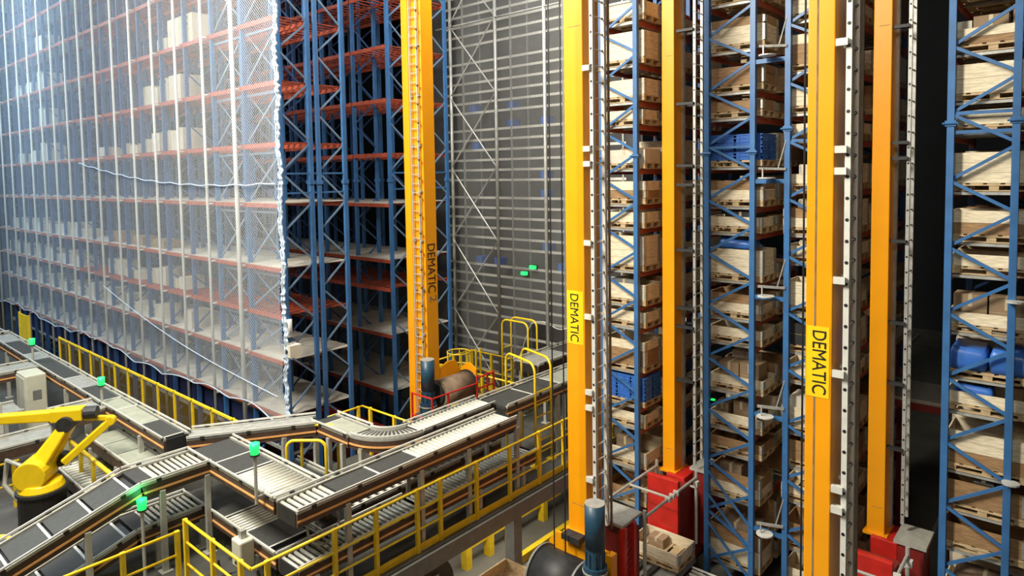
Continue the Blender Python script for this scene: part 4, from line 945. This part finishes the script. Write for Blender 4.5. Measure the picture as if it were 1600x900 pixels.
# clutter behind the cabinet: light frames
t = wthing('machine_frame', (1.5, 20.6, 2.55), 'pale aluminium machine frame at the left edge behind the cabinet', 'frame')
for x in (1.2, 2.6, 3.9):
    for y in (20.2, 21.0): MB().box(x - .06, x + .06, y - .06, y + .06, 2.55, 4.2).build('post', ALU, t)
for z in (3.0, 3.6, 4.15):
    for y in (20.2, 21.0): MB().box(1.2, 3.9, y - .05, y + .05, z, z + .1).build('crossbar', ALU, t)
MB().box(1.4, 3.7, 20.3, 20.9, 2.75, 3.5).build('machine', DARK, t)
# ---------------------------------------------------------------- under the walkway
t = wthing('wooden_crate', (10.5, 9.0, 0), 'open wooden crate on the floor below the walkway, bottom of the photo', 'crate')
q = MB(); x0, x1, y0, y1, zc = 9.35, 10.7, 8.3, 9.65, 1.15
q.box(x0, x1, y0, y0 + .03, .5, zc).box(x0, x1, y1 - .03, y1, .5, zc).box(x0, x0 + .03, y0, y1, .5, zc).box(x1 - .03, x1, y0, y1, .5, zc).box(x0, x1, y0, y1, .88, .92); q.build('box', WOODP, t)
q = MB().box(x0 + .1, x1 - .1, y0 + .05, y0 + .2, 0, .5).box(x0 + .1, x1 - .1, y1 - .2, y1 - .05, 0, .5); q.build('bearer', WOODP, t)
y = 10.3
t = wthing('floor_fence', (12.5, 11.4, 0), 'dim yellow mesh fence on the ground floor under the walkway', 'fence')
for x in (11.2, 12.0, 12.8, 14.2): MB().box(x - .09, x + .09, 11.3, 11.5, 0, 2.2).build('post', SAFE, t)
for z in (.5, 1.9): MB().box(11.2, 15, 11.37, 11.43, z - .06, z + .06).build('rail', SAFE, t)
g = MB()
for i in range(14): g.box(11.3 + i * .27, 11.32 + i * .27, 11.39, 11.41, .5, 1.9)
g.build('mesh_wires', GALV, t)
t = wthing('floor_rail', (9, 9.9, 0), 'yellow kerb beam on the ground floor under the walkway', 'beam')
MB().box(8, 17, 10.45, 10.6, .02, .22).build('beam', SAFE, t)
conveyor('dim roller track on the ground floor below the walkway', (11.0, 8.75, .55), (13.8, 8.75, .55), .6, [(0, 2.8, 'roller', .16)], [(.4, 1), (2.4, 1)], strip='none', floor=0)
t = wthing('cable_reel', (8.2, 9.9, 0), 'dark round housing below the walkway near the bottom of the photo', 'housing')
MB().cyl((8.6, 9.9, 1.2), (8.6, 10.5, 1.2), .75, 24).build('drum', DARK, t); MB().box(8.2, 9.0, 10.0, 10.4, 0, .6).build('stand', GREY, t); MB().box(8.3, 8.9, 9.86, 9.9, 1.4, 1.55).build('label_plate', GALV, t)
# roller conveyor in front of the rack with the blue crates
conveyor('bright roller conveyor on the floor at the bottom, right of the third mast', (12.95, 6.5, .85), (12.95, 4.6, .85), .6, [(0, 1.9, 'cross', .14)], [(.3, 1), (1.6, 1)], strip='none', floor=0)
# steel shelf at the end of the dark aisle
t = wthing('maintenance_platform', (17.5, 2.4, 0), 'dark red maintenance platform with pale top in the dark aisle of the right-hand crane', 'platform')
MB().box(16.9, 18.4, 2.15, 3.6, 4.4, 4.48).build('deck', ALU, t); MB().box(16.9, 18.4, 3.55, 3.6, 4.48, 5.3).build('back_panel', DRED, t); MB().box(16.85, 16.95, 2.15, 3.6, 4.25, 4.4).build('edge_beam', DRED, t)
for x, y in ((17, 2.2), (18.3, 2.2), (18.3, 3.5)): MB().box(x - .05, x + .05, y - .05, y + .05, 0, 4.4).build('post', DRED, t)
MB().bar((17, 2.2, 2.6), (18.3, 2.2, 4.2), .04, .04).build('brace', GALV, t)
